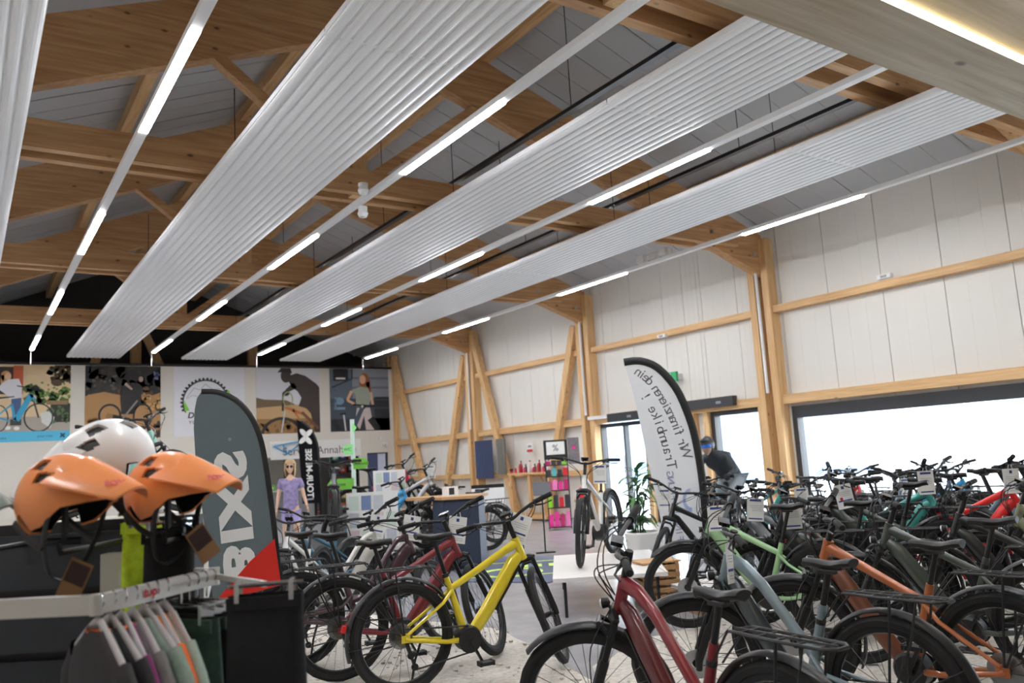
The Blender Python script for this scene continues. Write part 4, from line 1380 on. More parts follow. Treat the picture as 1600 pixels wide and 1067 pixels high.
# pink product rack
rk = thing('product_rack', 'tall black product rack with pink goods left of the white table bike', 'rack', (10.85, 14.55, 0), radians(-38))
for s in (-.24, .24):
    MB().box((s - .012, .1, 0), (s + .012, .13, 1.78)).obj('upright', M_BLACK, rk)
for z in (.04, .45, .82, 1.12, 1.36):
    MB().box((-.25, -.14, z), (.25, .13, z + .02)).obj('tray', M_BLACK, rk)
MB().box((-.26, -.02, 1.50), (.26, .02, 1.92)).obj('header_panel', M_BLACK, rk)
MB().box((-.2, -.024, 1.60), (.2, -.02, 1.88)).obj('header_card', M_CARD, rk)
lettering('%', .2, (0, -.026, 1.74), (1, 0, 0), (0, 0, 1), M_BLACK, rk)
sp_ = MB()
sp_.box((.27, -.02, 1.38), (.52, .02, 1.95))
o = sp_.obj('side_panel', mat('speckled_grey', (128, 122, 126), .7, noise=.5, nscale=60), rk)
b = MB().box((.36, -.026, 1.72), (.44, -.02, 1.76))
b.box((.38, -.026, 1.70), (.42, -.02, 1.78))
b.obj('pink_cross', mat('goods_pink', (228, 60, 150), .5), rk)
PK = [(228, 60, 150), (190, 40, 110), (150, 220, 60), (90, 190, 200), (215, 40, 60), (60, 60, 66), (240, 130, 190)]
PKN = ['pink', 'magenta', 'lime', 'turquoise', 'red', 'black', 'light pink']
M4 = Matrix.Translation((10.85, 14.55, 0)) @ Matrix.Rotation(radians(-38), 4, 'Z')
for q, (z, h) in enumerate(((.06, .32), (.47, .26), (.84, .22), (1.14, .17), (1.38, .1))):
    for k in range(4):
        c = [0, 0, 1, 6, 2, 5, 4, 5, 0, 6, 0, 1, 5, 3, 5, 4, 1, 5, 5, 2][q * 4 + k]
        p = M4 @ Vector((-.18 + .12 * k, -.02, z))
        b = MB()
        b.box((-.048, -.08, 0), (.048, .08, h * (.8 + .2 * (k % 2))))
        b.tube([(-.02, 0, h * .8), (0, 0, h * (.8 + .2 * (k % 2)) + .03), (.02, 0, h * .8)], .006, 5)
        o = tag(b.obj('bottle_pack', mat('pack_' + PKN[c].replace(' ', '_'), PK[c], .35)), '%s product pack in the black rack, %s tray, %s from left' % (PKN[c], LV[q], ['first', 'second', 'third', 'fourth'][k]), 'product', 'packs in the black product rack')
        o.location = p
        o.rotation_euler = (0, 0, radians(-38))
rb = tag(MB().lathe([(0, 0), (.1, .0), (.11, .04), (.11, .22), (.07, .26), (0, .27)], (11.15, 14.05, .62), 'z', 16).obj('red_bag', mat('bag_red', (230, 40, 50), .5), None, smooth=True), 'round red saddle bag beside the pink product rack', 'bag')
MB().tube([(11.15, 14.05, .88), (11.15, 14.05, 1.0)], .01, 6).obj('strap', M_BLACK, rb)
st = tag(MB().box((11.0, 13.95, .56), (11.3, 14.2, .62)).obj('side_board', WX), 'small wooden board holding the red bag', 'shelf')
MB().box((11.12, 14.05, 0), (11.2, 14.12, .56)).obj('leg', WZ, st)

# ---- plant in white pot
pt = thing('potted_plant', 'tall leafy green plant in a white pot beside the white banner', 'plant', (7.75, 8.55, 0), 0)
MB().lathe([(0, 0), (.17, 0), (.2, .02), (.24, .46), (.225, .48), (.2, .44), (0, .42)], n=28).obj('pot', M_TOP, pt, smooth=True)
MB().lathe([(0, .43), (.21, .44)], n=20).obj('soil', mat('soil', (50, 38, 30), .9), pt)
rnd = random.Random(11)
LG = [mat('leaf_%d' % i, c, .45, noise=.25, nscale=9) for i, c in enumerate(((62, 106, 56), (84, 130, 70), (50, 88, 52)))]
def leaf_mesh():
    b = MB()
    n = 7
    def P(i, j):
        t = i / (n - 1)
        wd = .045 * sin(pi * min(1, t * .92 + .06)) ** .8
        y = (-1 + j) * wd
        return (t * .42, y, .10 * sin(t * 2.2) - .16 * t * t - .25 * abs(y))
    b.grid(P, n, 3)
    return b
lm = [leaf_mesh().mesh('leaf', g, True) for g in LG]
for s in range(5):
    x, y = rnd.uniform(-.1, .1), rnd.uniform(-.1, .1)
    h = rnd.uniform(.5, .95)
    lx, ly = rnd.uniform(-.25, .25), rnd.uniform(-.25, .25)
    stalk = [Vector((x + lx * t * t, y + ly * t * t, .43 + h * t)) for t in (0, .3, .6, .85, 1)]
    MB().tube(stalk, [.012, .011, .009, .007, .004], 6).obj('stem', LG[2], pt)
    for k in range(17):
        t = .12 + .88 * k / 16
        o = link('leaf', lm[(k + s) % 3], pt)
        o.location = Vector((x + lx * t * t, y + ly * t * t, .43 + h * t))
        o.rotation_euler = (rnd.uniform(-.3, .3), rnd.uniform(-.7, .5), k * 2.4 + s)
        o.scale = (rnd.uniform(.5, .85),) * 3

# ================================================================== BEACH FLAGS
def flag(name, label, cat, d, outline, cloth, sleeve_m, base_u, n_sleeve, z_base=0.0, pole_m=M_BLACK, sleeve_w=.018):
    """outline: (u, z) points, first at lower left, clockwise up the free edge and down the pole edge"""
    t = thing(name, label, cat, V(base_u, d, z_base))
    o0 = Vector(t.location)
    def L(u, z, dd=0.0):
        return V(u, d + dd, z) - o0
    b = MB()
    b.prism([(u, z) for u, z in outline], V(0, d, 0) - o0, RT, (0, 0, 1), .003)
    b.obj('banner_cloth', cloth, t, fix=True)
    edge = smooth_path([L(u, z, 0) for u, z in outline[-n_sleeve:]], 3)
    sv = MB().tube(edge, sleeve_w, 8, flat=(1, .4), ref=FW).obj('pole_sleeve', sleeve_m, t, smooth=True)
    u, z = outline[-1]
    MB().tube([L(u, z), L(u + .01, (z + z_base) / 2), L(base_u, z_base + .04)], .011, 8).obj('pole', pole_m, t)
    bb = MB().tube([(-.3, 0, .02), (.3, 0, .02)], .014, 6)
    bb.tube([(0, -.3, .02), (0, .3, .02)], .014, 6)
    bb.lathe([(0, 0), (.05, 0), (.05, .1), (0, .1)], n=12)
    bb.obj('cross_base', M_DMET, t)
    return t, L

BX = [(-1.852, .812), (-1.91, 1.309), (-1.955, 1.65), (-1.966, 1.85), (-1.960, 1.965), (-1.946, 2.034), (-1.918, 2.072), (-1.82, 2.062), (-1.711, 2.009), (-1.626, 1.914), (-1.569, 1.786), (-1.536, 1.63), (-1.502, 1.361), (-1.482, 1.171), (-1.469, 1.022), (-1.449, .899)]
M_FGREY = cloth_mat('banner_slate', (122, 133, 137), .3)
ft, L = flag('beach_flag', 'tall grey and red BIXS beach flag seen from its back', 'flag', 5.0, BX, M_FGREY, M_BLACK, -1.43, 10)
RC = MB().prism([(-1.852, .810), (-1.449, .897), (-1.483, 1.166), (-1.63, 1.045)], L(0, 0, -.0045) - Vector((0, 0, 0)), RT, (0, 0, 1), .004).obj('red_corner', cloth_mat('banner_red', (232, 66, 58), .25), ft, fix=True)
ldir = RT * -.085 + Vector((0, 0, .996))
lup = RT * .985 + Vector((0, 0, .10))
lettering('BIXS', .25, L(-1.728, 1.315, -.0065), ldir * 1.36, lup, mat('banner_print_white', (226, 226, 224), .7), ft, bold=.014, spacing=1.16)
lettering('.', .14, L(-1.712, 1.775, -.0065), ldir, lup, mat('banner_print_grey', (150, 156, 160), .7), ft, bold=.002)

WS = 10.2 / 8.6
def WP(pts):
    return [(u * WS, 1.55 + (z - 1.55) * WS) for u, z in pts]
WO = [(1.453, .539), (1.407, .927), (1.332, 1.453), (1.284, 1.854), (1.231, 2.192), (1.167, 2.494), (1.337, 2.498), (1.519, 2.412), (1.683, 2.199), (1.776, 1.958), (1.839, 1.688), (1.875, 1.29), (1.879, .9), (1.864, .451)]
wf, L = flag('beach_flag', 'white feather banner with mirrored grey writing and black edge by the doors', 'flag', 10.2, WP(WO), cloth_mat('banner_white', (240, 240, 240), .6), M_BLACK, 1.87 * WS, 9, sleeve_w=.05)
PRG = mat('banner_print_dark', (122, 118, 124), .8)
def curve_text(body, pts, size, L, m, parent, off=-.006):
    """mirrored letters along a path of (u, z), read from the first point on"""
    P = smooth_path([(u, z, 0) for u, z in pts], 6)
    acc = [0]
    for a, b in zip(P[:-1], P[1:]):
        acc.append(acc[-1] + (b - a).length)
    n = len(body)
    mb = MB()
    for i, ch in enumerate(body):
        if ch == ' ':
            continue
        s = acc[-1] * (i + .5) / n
        k = max(j for j in range(len(acc)) if acc[j] <= s)
        k = min(k, len(P) - 2)
        q = P[k].lerp(P[k + 1], (s - acc[k]) / max(1e-6, acc[k + 1] - acc[k]))
        d = (P[k + 1] - P[k]).normalized()
        ux = RT * d.x + Vector((0, 0, d.y))
        uy = RT * d.y + Vector((0, 0, -d.x))
        src = text_mesh(ch, size)
        o = L(q.x, q.y, off)
        mb.add([o + ux * v.co.x + uy * v.co.y for v in src.vertices], [tuple(p.vertices) for p in src.polygons])
    return mb.obj('lettering', m, parent)
curve_text('Wir finanzieren dein', WP([(1.735, 1.50), (1.686, 1.697), (1.640, 1.86), (1.565, 2.04), (1.490, 2.18), (1.402, 2.304), (1.29, 2.40)]), .15 * WS, L, PRG, wf)
curve_text('Traumbike !', WP([(1.575, 1.36), (1.553, 1.52), (1.513, 1.707), (1.470, 1.88), (1.415, 2.01), (1.345, 2.15)]), .15 * WS, L, PRG, wf)
curve_text('FINANZIERUNG', WP([(1.60, .62), (1.57, .95), (1.545, 1.33)]), .10 * WS, L, mat('banner_print_blue', (150, 160, 190), .8), wf)
MB().lathe([(.09, -.006), (.14, -.006)], L(1.74 * WS, 1.55 - .52 * WS), 'y', 24).obj('round_logo', mat('banner_logo_blue', (170, 184, 220), .8), wf).rotation_euler = (0, 0, 0)

BO = [(-6.828, .568), (-6.87, 1.501), (-6.93, 2.6), (-6.962, 3.19), (-6.82, 3.14), (-6.671, 3.032), (-6.53, 2.88), (-6.435, 2.715), (-6.35, 2.49), (-6.305, 2.265), (-6.262, 1.563), (-6.207, .551)]
dk = 25.3 / 26
BO = [(u * dk, 1.55 + (z - 1.55) * dk) for u, z in BO]
bf, L = flag('beach_flag', 'black beach flag with white four-lobed logo beside the mannequin', 'flag', 25.3, BO, cloth_mat('banner_black', (30, 30, 32), .1), M_BLACK, -6.0, 8, sleeve_w=.03)
PW = mat('banner_print_white', (226, 226, 224), .7)
LG_ = MB()
for a in (40, 130, 220, 310):
    d = Vector((cos(radians(a)), sin(radians(a)), 0))
    c = (d.x * .11, d.y * .15)
    pts = []
    for k in range(14):
        q = 2 * pi * k / 14
        x, y = .155 * cos(q), .075 * sin(q)
        pts.append((c[0] + d.x * x - d.y * y, c[1] + d.y * x + d.x * y))
    LG_.flat(pts, L(-6.50, 2.62, -.012), RT, (0, 0, 1))
LG_.obj('logo', PW, bf)
lettering('TOUR-MESSE', .26, L(-6.42, 1.50, -.01), (RT * -.03 + Vector((0, 0, 1))) * .98, RT, PW, bf, bold=.008)
MB().flat([(-.22, 0), (.1, .02), (.1, .07), (-.22, .05)], L(-6.40, .68, -.01), RT, (0, 0, 1)).obj('small_print', M_GREYP, bf)

# ================================================================== POSTERS (flat prints on the partition)
def circ(cx, cy, rx, ry=None, n=20, a0=0, a1=360):
    ry = ry or rx
    return [(cx + rx * cos(radians(a0 + (a1 - a0) * k / n)), cy + ry * sin(radians(a0 + (a1 - a0) * k / n))) for k in range(n if a1 - a0 == 360 else n + 1)]
def ringp(cx, cy, rx, ry, w_, n=26):
    """thin ring as quads"""
    out = []
    for k in range(n):
        a, b = 2 * pi * k / n, 2 * pi * (k + 1) / n
        out.append([(cx + rx * cos(a), cy + ry * sin(a)), (cx + rx * cos(b), cy + ry * sin(b)), (cx + (rx - w_) * cos(b), cy + (ry - w_) * sin(b)), (cx + (rx - w_) * cos(a), cy + (ry - w_) * sin(a))])
    return out
def line(p, q, w_, w2=None):
    w2 = w2 or w_
    d = Vector((q[0] - p[0], q[1] - p[1]))
    n = Vector((-d.y, d.x)).normalized()
    return [(p[0] + n.x * w_ / 2, p[1] + n.y * w_ / 2), (q[0] + n.x * w2 / 2, q[1] + n.y * w2 / 2), (q[0] - n.x * w2 / 2, q[1] - n.y * w2 / 2), (p[0] - n.x * w_ / 2, p[1] - n.y * w_ / 2)]
def blobs(n, x0, x1, y0, y1, r0, r1, seed):
    r = random.Random(seed)
    out = []
    for k in range(n):
        cx, cy, q = r.uniform(x0, x1), r.uniform(y0, y1), r.uniform(r0, r1)
        out.append([(cx + q * r.uniform(.5, 1.2) * cos(2 * pi * j / 9), cy + q * r.uniform(.5, 1.2) * sin(2 * pi * j / 9)) for j in range(9)])
    return out
def clip(poly, x0, x1, y0, y1):
    for ax, val, sg in ((0, x0, 1), (0, x1, -1), (1, y0, 1), (1, y1, -1)):
        out = []
        for i in range(len(poly)):
            a, b = poly[i - 1], poly[i]
            ia, ib = (a[ax] - val) * sg >= 0, (b[ax] - val) * sg >= 0
            if ia != ib:
                t = (val - a[ax]) / (b[ax] - a[ax])
                out.append((a[0] + (b[0] - a[0]) * t, a[1] + (b[1] - a[1]) * t))
            if ib:
                out.append(b)
        poly = out
        if len(poly) < 3:
            return None
    return poly
def poster(label, x0, x1, z0, z1, cm, base, layers):
    """layers: (rgb, [polygons]) in sheet units cm = (left, right, top, bottom)"""
    b = MB().use(mat('print_%d_%d_%d' % base, base, .5))
    b.box((x0, YB - .012, z0), (x1, YB, z1))
    y = YB - .0125
    for rgb, polys in layers:
        b.use(mat('print_%d_%d_%d' % rgb, rgb, .5))
        y -= .0004
        for p in polys:
            p = clip(p, cm[0], cm[1], min(cm[2], cm[3]), max(cm[2], cm[3]))
            if not p:
                continue
            w_ = [(x0 + (x - cm[0]) / (cm[1] - cm[0]) * (x1 - x0), z1 - (q - cm[2]) / (cm[3] - cm[2]) * (z1 - z0)) for x, q in p]
            b.flat(w_, (0, y, 0), (1, 0, 0), (0, 0, 1))
    return tag(b.obj('poster', None), label, 'poster', 'posters on the partition'), y - .001
def R4(a, b, c, d):
    return [(a, b), (c, b), (c, d), (a, d)]
ZP0, ZP1 = 2.82, 4.95
# 1: woman with blue e-bike
L1 = [((120, 70, 45), [R4(-60, 150, 60, 420)]), ((58, 44, 40), [R4(0, 170, 185, 400)]), ((196, 92, 52), [R4(178, 160, 246, 400)]), ((190, 210, 214), [R4(35, 240, 60, 390)]),
      ((92, 72, 42), blobs(16, 430, 585, 150, 300, 20, 45, 2)), ((54, 46, 30), blobs(10, 440, 580, 170, 290, 12, 26, 3)), ((74, 112, 44), blobs(30, 260, 580, 330, 470, 16, 38, 4)), ((112, 150, 66), blobs(20, 330, 580, 300, 440, 8, 20, 5)),
      ((172, 164, 152), [R4(-60, 590, 580, 720)]), ((44, 48, 40), [R4(440, 480, 580, 640)]), ((150, 120, 84), [R4(410, 455, 560, 490)]), ((84, 108, 70), blobs(12, 440, 580, 500, 640, 14, 30, 6)), ((214, 218, 214), [[(370, 560), (430, 545), (470, 600), (440, 690), (380, 640)]]),
      ((206, 158, 96), [circ(128, 250, 36, 46), R4(95, 240, 118, 350)]), ((232, 190, 160), [circ(142, 250, 22, 30)]), ((226, 226, 232), [[(110, 300), (150, 275), (215, 270), (238, 330), (240, 430), (165, 450), (130, 400), (95, 370), (75, 350)]]),
      ((70, 96, 140), [[(168, 440), (238, 430), (230, 600), (200, 660), (180, 600)]]), ((236, 234, 230), [circ(150, 680, 20, 16), circ(210, 685, 20, 16)]),
      ((40, 40, 42), ringp(88, 600, 66, 112, 9) + ringp(358, 598, 104, 122, 11) + [line((60, 435), (190, 420), 16, 8), line((205, 330), (380, 365), 9), circ(330, 350, 28, 24)]), ((60, 62, 64), [line((320, 450), (358, 600), 12), R4(165, 610, 240, 660)]),
      ((58, 168, 212), [line((305, 400), (205, 620), 40, 44), line((172, 480), (198, 620), 18), line((175, 485), (75, 580), 12), line((70, 585), (160, 625), 14), line((300, 400), (330, 455), 26, 16)]), ((86, 190, 226), [R4(-60, 712, 590, 800)])]
p1, yy = poster('poster of a woman in a white sweater with a blue e-bike', .50, 2.56, ZP0, ZP1, (-10, 580, 152, 797), (226, 200, 158), L1)
lettering('bike', .1, (.95, yy, 2.93), (1, 0, 0), (0, 0, 1), mat('print_navy', (40, 70, 110), .5), p1)
lettering('your ride', .1, (1.95, yy, 2.96), (1, 0, 0), (0, 0, 1), mat('print_navy', (40, 70, 110), .5), p1)
g = MB()
for a in (40, 130, 220, 310):
    d = Vector((cos(radians(a)), sin(radians(a))))
    g.flat([(d.x * .035 + d.x * .05 * cos(q) - d.y * .025 * sin(q), d.y * .035 + d.y * .05 * cos(q) + d.x * .025 * sin(q)) for q in [2 * pi * k / 10 for k in range(10)]], (2.38, yy, 2.97), (1, 0, 0), (0, 0, 1))
g.obj('logo', mat('print_navy', (40, 70, 110), .5), p1)
# 2: dark forest rider
L2 = [((48, 40, 32), [R4(700, 150, 1340, 390)]), ((176, 132, 82), [[(700, 400), (860, 370), (1000, 400), (1340, 360), (1340, 700), (700, 700)]]), ((36, 34, 34), blobs(40, 700, 1340, 160, 350, 20, 70, 8)), ((84, 76, 66), blobs(14, 720, 960, 230, 350, 8, 22, 9)), ((108, 118, 150), blobs(4, 1250, 1335, 210, 300, 14, 28, 10)),
      ((90, 66, 36), blobs(30, 1000, 1340, 330, 520, 14, 40, 12)), ((206, 160, 98), blobs(14, 1200, 1340, 400, 520, 10, 26, 13)), ((150, 112, 66), blobs(10, 720, 1000, 560, 660, 20, 44, 14)),
      ((34, 30, 30), ringp(905, 570, 96, 100, 18) + ringp(1180, 580, 84, 112, 16) + [[(1000, 330), (1090, 260), (1180, 330), (1160, 470), (1100, 560), (1000, 560), (990, 430)], circ(1090, 240, 60, 56), line((930, 580), (1060, 600), 40, 16)]),
      ((176, 150, 140), [line((1030, 300), (1090, 350), 26, 16), circ(1165, 262, 20, 24)]), ((140, 130, 124), [line((1010, 600), (1135, 445), 14)]), ((60, 44, 26), blobs(26, 700, 1340, 650, 765, 14, 34, 15)), ((186, 110, 44), blobs(18, 760, 1340, 650, 740, 5, 14, 16))]
p2, yy = poster('dark brown poster of a mountain biker in a forest', 2.93, 4.96, ZP0, ZP1, (703, 1335, 150, 765), (92, 68, 46), L2)
lettering('MOUNTAIN', .22, (4.25, yy, 2.98), (1, 0, 0), (0, 0, 1), PW, p2, bold=.006)
# 3: gear logo
g3 = [line(circ(0, 0, 1)[0], (1, 1), .1)]
teeth = []
for k in range(23):
    a = radians(200 - 9.5 * k)
    teeth.append(line((520 + 318 * cos(a), 520 - 318 * sin(a)), (520 + 348 * cos(a), 520 - 348 * sin(a)), 40, 26))
arc = []
for k in range(40):
    a, b = radians(208 - 5.3 * k), radians(208 - 5.3 * (k + 1))
    arc.append([(520 + 300 * cos(a), 520 - 300 * sin(a)), (520 + 300 * cos(b), 520 - 300 * sin(b)), (520 + 320 * cos(b), 520 - 320 * sin(b)), (520 + 320 * cos(a), 520 - 320 * sin(a))])
mts = [(250, 470), (360, 320), (440, 350), (515, 260), (610, 340), (700, 330), (790, 380)]
L3 = [((40, 40, 42), teeth + arc), ((150, 152, 158), [line(a, b, 7) for a, b in zip(mts[:-1], mts[1:])] + [line((270, 470), (330, 425), 6), line((330, 425), (420, 440), 6), line((420, 440), (520, 340), 6)]),
      ((130, 206, 70), [[(225, 490), (300, 640), (235, 650), (222, 560)], [(840, 350), (870, 410), (800, 470), (700, 560), (760, 440)], [(450, 420), (500, 350), (520, 420), (440, 560), (380, 600)]])]
p3, yy = poster('white poster with a chainring and mountain logo reading DISCOVER YOUR BIKE', 5.33, 7.46, ZP0, ZP1, (85, 1070, 20, 1000), (226, 227, 232), L3)
lettering('DISCOVER', .245, (6.33, yy, 3.45), (1.05, 0, 0), (0, 0, 1), mat('print_black', (36, 36, 40), .5), p3, bold=.007, shear=.2)
lettering('YOUR BIKE', .15, (6.20, yy, 3.24), (1.2, 0, 0), (0, 0, 1), mat('print_black', (36, 36, 40), .5), p3, shear=.1)
# 4: gravel rider leaning on the bars
L4 = [((196, 160, 112), [R4(600, 380, 1030, 570)]), ((112, 92, 62), [[(600, 330), (660, 345), (800, 350), (860, 380), (600, 400)]]), ((150, 112, 66), [R4(600, 470, 1030, 570)]), ((118, 84, 44), blobs(46, 605, 1020, 480, 565, 6, 20, 21)),
      ((56, 44, 40), [circ(800, 192, 34, 44), [(835, 185), (870, 172), (930, 190), (1000, 240), (1030, 275), (1030, 560), (985, 555), (960, 440), (930, 405), (880, 390), (900, 335), (872, 290), (838, 268), (818, 228)], line((862, 250), (800, 292), 46, 22)]), ((34, 32, 34), [[(745, 170), (770, 140), (830, 140), (842, 175), (790, 165)], circ(800, 305, 22, 18), line((780, 300), (775, 420), 12)]),
      ((40, 36, 32), ringp(768, 580, 136, 122, 20)), ((190, 196, 200), [line((790, 420), (765, 560), 9)]), ((196, 110, 60), [line((790, 395), (900, 440), 18), line((840, 410), (880, 470), 12)]), ((150, 160, 110), ringp(810, 345, 34, 52, 7, 16)), ((110, 70, 40), [line((900, 430), (1010, 540), 20)])]
p4, yy = poster('poster of a gravel rider in dark clothes bent over the bars', 7.82, 9.93, ZP0, ZP1, (607, 1022, 140, 565), (214, 214, 220), L4)
# 5: woman with helmet and e-bike before blue-grey wall
L5 = [((66, 78, 92), [R4(1085, 330, 1480, 555)]), ((90, 104, 118), [R4(1085, 145, 1230, 340)]), ((136, 142, 152), [R4(1230, 145, 1480, 340)]), ((110, 116, 126), [R4(1230, 200, 1480, 214), R4(1230, 262, 1480, 276)]), ((30, 34, 40), [R4(1110, 145, 1205, 225)]), ((52, 58, 66), [line((1100, 268), (1230, 210), 10), line((1230, 210), (1230, 145), 10)]),
      ((120, 152, 176), [circ(1145, 355, 30, 24), R4(1112, 395, 1180, 410), R4(1115, 330, 1125, 410)]), ((40, 46, 54), [R4(1370, 330, 1480, 555), R4(1085, 470, 1480, 555)]), ((70, 76, 86), [R4(1370, 345, 1480, 352), R4(1370, 400, 1480, 407)]),
      ((150, 92, 54), [circ(1310, 235, 36, 62), line((1330, 230), (1345, 310), 30, 20)]), ((226, 180, 150), [circ(1298, 215, 20, 30), line((1225, 290), (1195, 350), 20, 16), line((1195, 350), (1240, 375), 16), line((1345, 300), (1360, 380), 22, 16)]), ((164, 172, 156), [[(1225, 285), (1280, 262), (1330, 268), (1350, 320), (1335, 395), (1250, 390), (1250, 320)]]),
      ((206, 192, 190), [[(1255, 400), (1340, 400), (1365, 545), (1310, 545), (1300, 450), (1270, 540), (1240, 500)]]), ((30, 32, 36), [line((1230, 380), (1370, 392), 12), circ(1292, 395, 18, 18), line((1340, 470), (1390, 545), 44, 40), line((1145, 440), (1185, 436), 12), line((1100, 480), (1140, 540), 34)]), ((70, 86, 104), [line((1290, 400), (1220, 545), 26, 34)]), ((210, 210, 210), [line((1170, 445), (1180, 545), 9), circ(1290, 392, 9, 9)])]
p5, yy = poster('poster of a smiling woman in a sage shirt with an e-bike', 10.30, 12.47, ZP0, ZP1, (1087, 1470, 147, 550), (104, 116, 130), L5)
MB().box((10.52, yy, 4.59), (10.86, yy + .0008, 4.65)).obj('pale_print', PW, p5)

# ================================================================== FIGURES
def skin(name, joints, edges, m, parent, levels=2, root=0):
    """joints: (x, y, z, rx, ry); grows one continuous surface along the edges"""
    me = bpy.data.meshes.new(name)
    me.from_pydata([j[:3] for j in joints], edges, [])
    o = link(name, me, parent)
    me.materials.append(m)
    md = o.modifiers.new('skin', 'SKIN')
    md.use_smooth_shade = True
    for i, j in enumerate(joints):
        sv = me.skin_vertices[0].data[i]
        sv.radius = (j[3], j[4] if len(j) > 4 else j[3])
        sv.use_root = (i == root)
    s = o.modifiers.new('smooth', 'SUBSURF')
    s.levels = levels
    s.render_levels = levels
    return o
SKIN = mat('mannequin_skin', (214, 176, 150), .5)
def head_mesh(skin_m):
    b = MB()
    def P(i, j):
        a, e = 2 * pi * i / 24, -pi / 2 + pi * j / 15
        x, y, z = .074 * cos(a) * cos(e), .094 * sin(a) * cos(e), .118 * sin(e)
        if z < 0:                                   # jaw narrows, chin comes forward
            k = 1 - .45 * (z / -.118) ** 1.5
            x *= k
            y = y * k - .018 * (z / -.118)
        if y < -.05 and abs(x) < .02 and -.045 < z < .02:
            y -= .018 * (1 - abs(x) / .02) * (1 - abs(z + .015) / .04)      # nose
        if y < -.06 and abs(x) < .03 and -.07 < z < -.05:
            y -= .005                                # lips
        if y < -.05 and .012 < z < .04 and .015 < abs(x) < .05:
            y += .008                                # eye sockets
        return (x, y, z)
    b.grid(P, 24, 16, wrap=True)
    for s in (-1, 1):
        b.lathe([(0, -.008), (.02, -.004), (.026, .004), (.016, .010), (0, .004)], (s * .074, .008, -.002), 'x', 10)
    return b
def fingers(parent, wrist, d, side, m, s=1.0, curl=.5):
    """palm and five fingers from a wrist point; d pointing along the hand, side towards the thumb"""
    d, side = Vector(d).normalized(), Vector(side).normalized()
    n = d.cross(side).normalized()
    w_ = Vector(wrist)
    b = MB()
    b.tube([w_, w_ + d * .03 * s, w_ + d * .085 * s], [.024 * s, .034 * s, .036 * s], 10, flat=(.5, 1.05), ref=side)
    for k, (off, ln) in enumerate(((.027, .072), (.009, .082), (-.010, .076), (-.027, .060))):
        p = w_ + d * .08 * s + side * off * s
        q = p + (d * (1 - .25 * curl) + n * .5 * curl) * ln * .5 * s
        r = q + (d * (1 - .8 * curl) + n * curl) * ln * .5 * s
        b.tube([p, q, r], [.0095 * s, .0088 * s, .007 * s], 7)
    p = w_ + d * .03 * s + side * .028 * s
    q = p + (d * .6 + side * .6) * .035 * s
    b.tube([p, q, q + (d * .9 + side * .15 + n * .4) * .032 * s], [.012 * s, .010 * s, .008 * s], 7)
    return b.obj('hand', m, parent, smooth='all')

# --- mannequin in lavender clothes
mq = thing('mannequin', 'blond female mannequin in a lavender patterned shirt and lilac shorts with sunglasses', 'mannequin', (5.07, 15.0, 0), radians(-34 + 8))
J = [(0, 0, .93, .135, .095), (0, .005, 1.06, .115, .085), (0, 0, 1.20, .125, .09), (0, .005, 1.36, .13, .085), (0, .01, 1.44, .06, .055), (0, 0, 1.53, .046, .05),
     (-.085, 0, .86, .085), (-.10, -.01, .50, .056), (-.10, .02, .10, .036), (-.10, -.10, .04, .032, .03),
     (.085, 0, .86, .085), (.105, -.03, .50, .056), (.11, .02, .10, .036), (.11, -.10, .04, .032, .03),
     (-.165, .01, 1.40, .052), (-.225, .02, 1.13, .037), (-.245, -.06, .90, .024), (.165, .01, 1.40, .052), (.23, .02, 1.13, .037), (.30, -.05, .92, .024)]
Eg = [(0, 1), (1, 2), (2, 3), (3, 4), (4, 5), (0, 6), (6, 7), (7, 8), (8, 9), (0, 10), (10, 11), (11, 12), (12, 13), (3, 14), (14, 15), (15, 16), (3, 17), (17, 18), (18, 19)]
skin('body', J, Eg, SKIN, mq)
hd = head_mesh(SKIN).obj('head', SKIN, mq, smooth='all')
hd.location = (0, -.01, 1.645)
fingers(mq, (-.245, -.06, .90), (-.02, -.25, -1), (0, -1, .2), SKIN, 1.0)
fingers(mq, (.30, -.05, .92), (.2, -.2, -1), (0, -1, .2), SKIN, 1.0)
SHIRT = mat('lavender_shirt', (150, 138, 180), .85, noise=.35, nscale=14)
skin('shirt', [(0, 0, .80, .178, .132), (0, .005, 1.06, .135, .105), (0, 0, 1.20, .142, .107), (0, .005, 1.36, .142, .098), (0, .008, 1.435, .078, .066), (-.165, .01, 1.395, .068), (-.205, .015, 1.25, .062), (.165, .01, 1.395, .068), (.205, .015, 1.25, .062)],
     [(0, 1), (1, 2), (2, 3), (3, 4), (3, 5), (5, 6), (3, 7), (7, 8)], SHIRT, mq)
LIL = mat('lilac_shorts', (176, 166, 216), .8)
skin('shorts', [(0, 0, .93, .148, .108), (-.087, 0, .84, .098), (-.10, -.005, .60, .078), (.087, 0, .84, .098), (.105, -.015, .60, .078)], [(0, 1), (1, 2), (0, 3), (3, 4)], LIL, mq)
b = MB()
def P(i, j):
    a, e = -pi * .02 + 2 * pi * i / 24, -1.1 + (pi / 2 + 1.1) * j / 9
    r = .112 + .012 * sin(i * 2.6)
    front = sin(a) < -.35
    if front and e < .55:
        e = .55 + (e - .55) * .08
    z = .135 * sin(e) if e > 0 else .22 * sin(e)
    return (r * .92 * cos(a) * max(.2, cos(e * .75)), r * 1.06 * sin(a) * max(.2, cos(e * .75)) + .012, z + .008)
b.grid(P, 24, 10, wrap=True)
h = b.obj('hair', mat('blond_hair', (196, 166, 122), .6, noise=.3, nscale=40, stretch=(6, 6, .6)), mq, smooth='all')
h.location = (0, -.01, 1.65)
b = MB()
for s in (-1, 1):
    b.lathe([(0, -.004), (.026, -.003), (.026, .003), (0, .004)], (s * .032, -.098, 1.66), 'y', 14)
    b.bar((s * .055, -.095, 1.665), (s * .078, .01, 1.662), .004, .008)
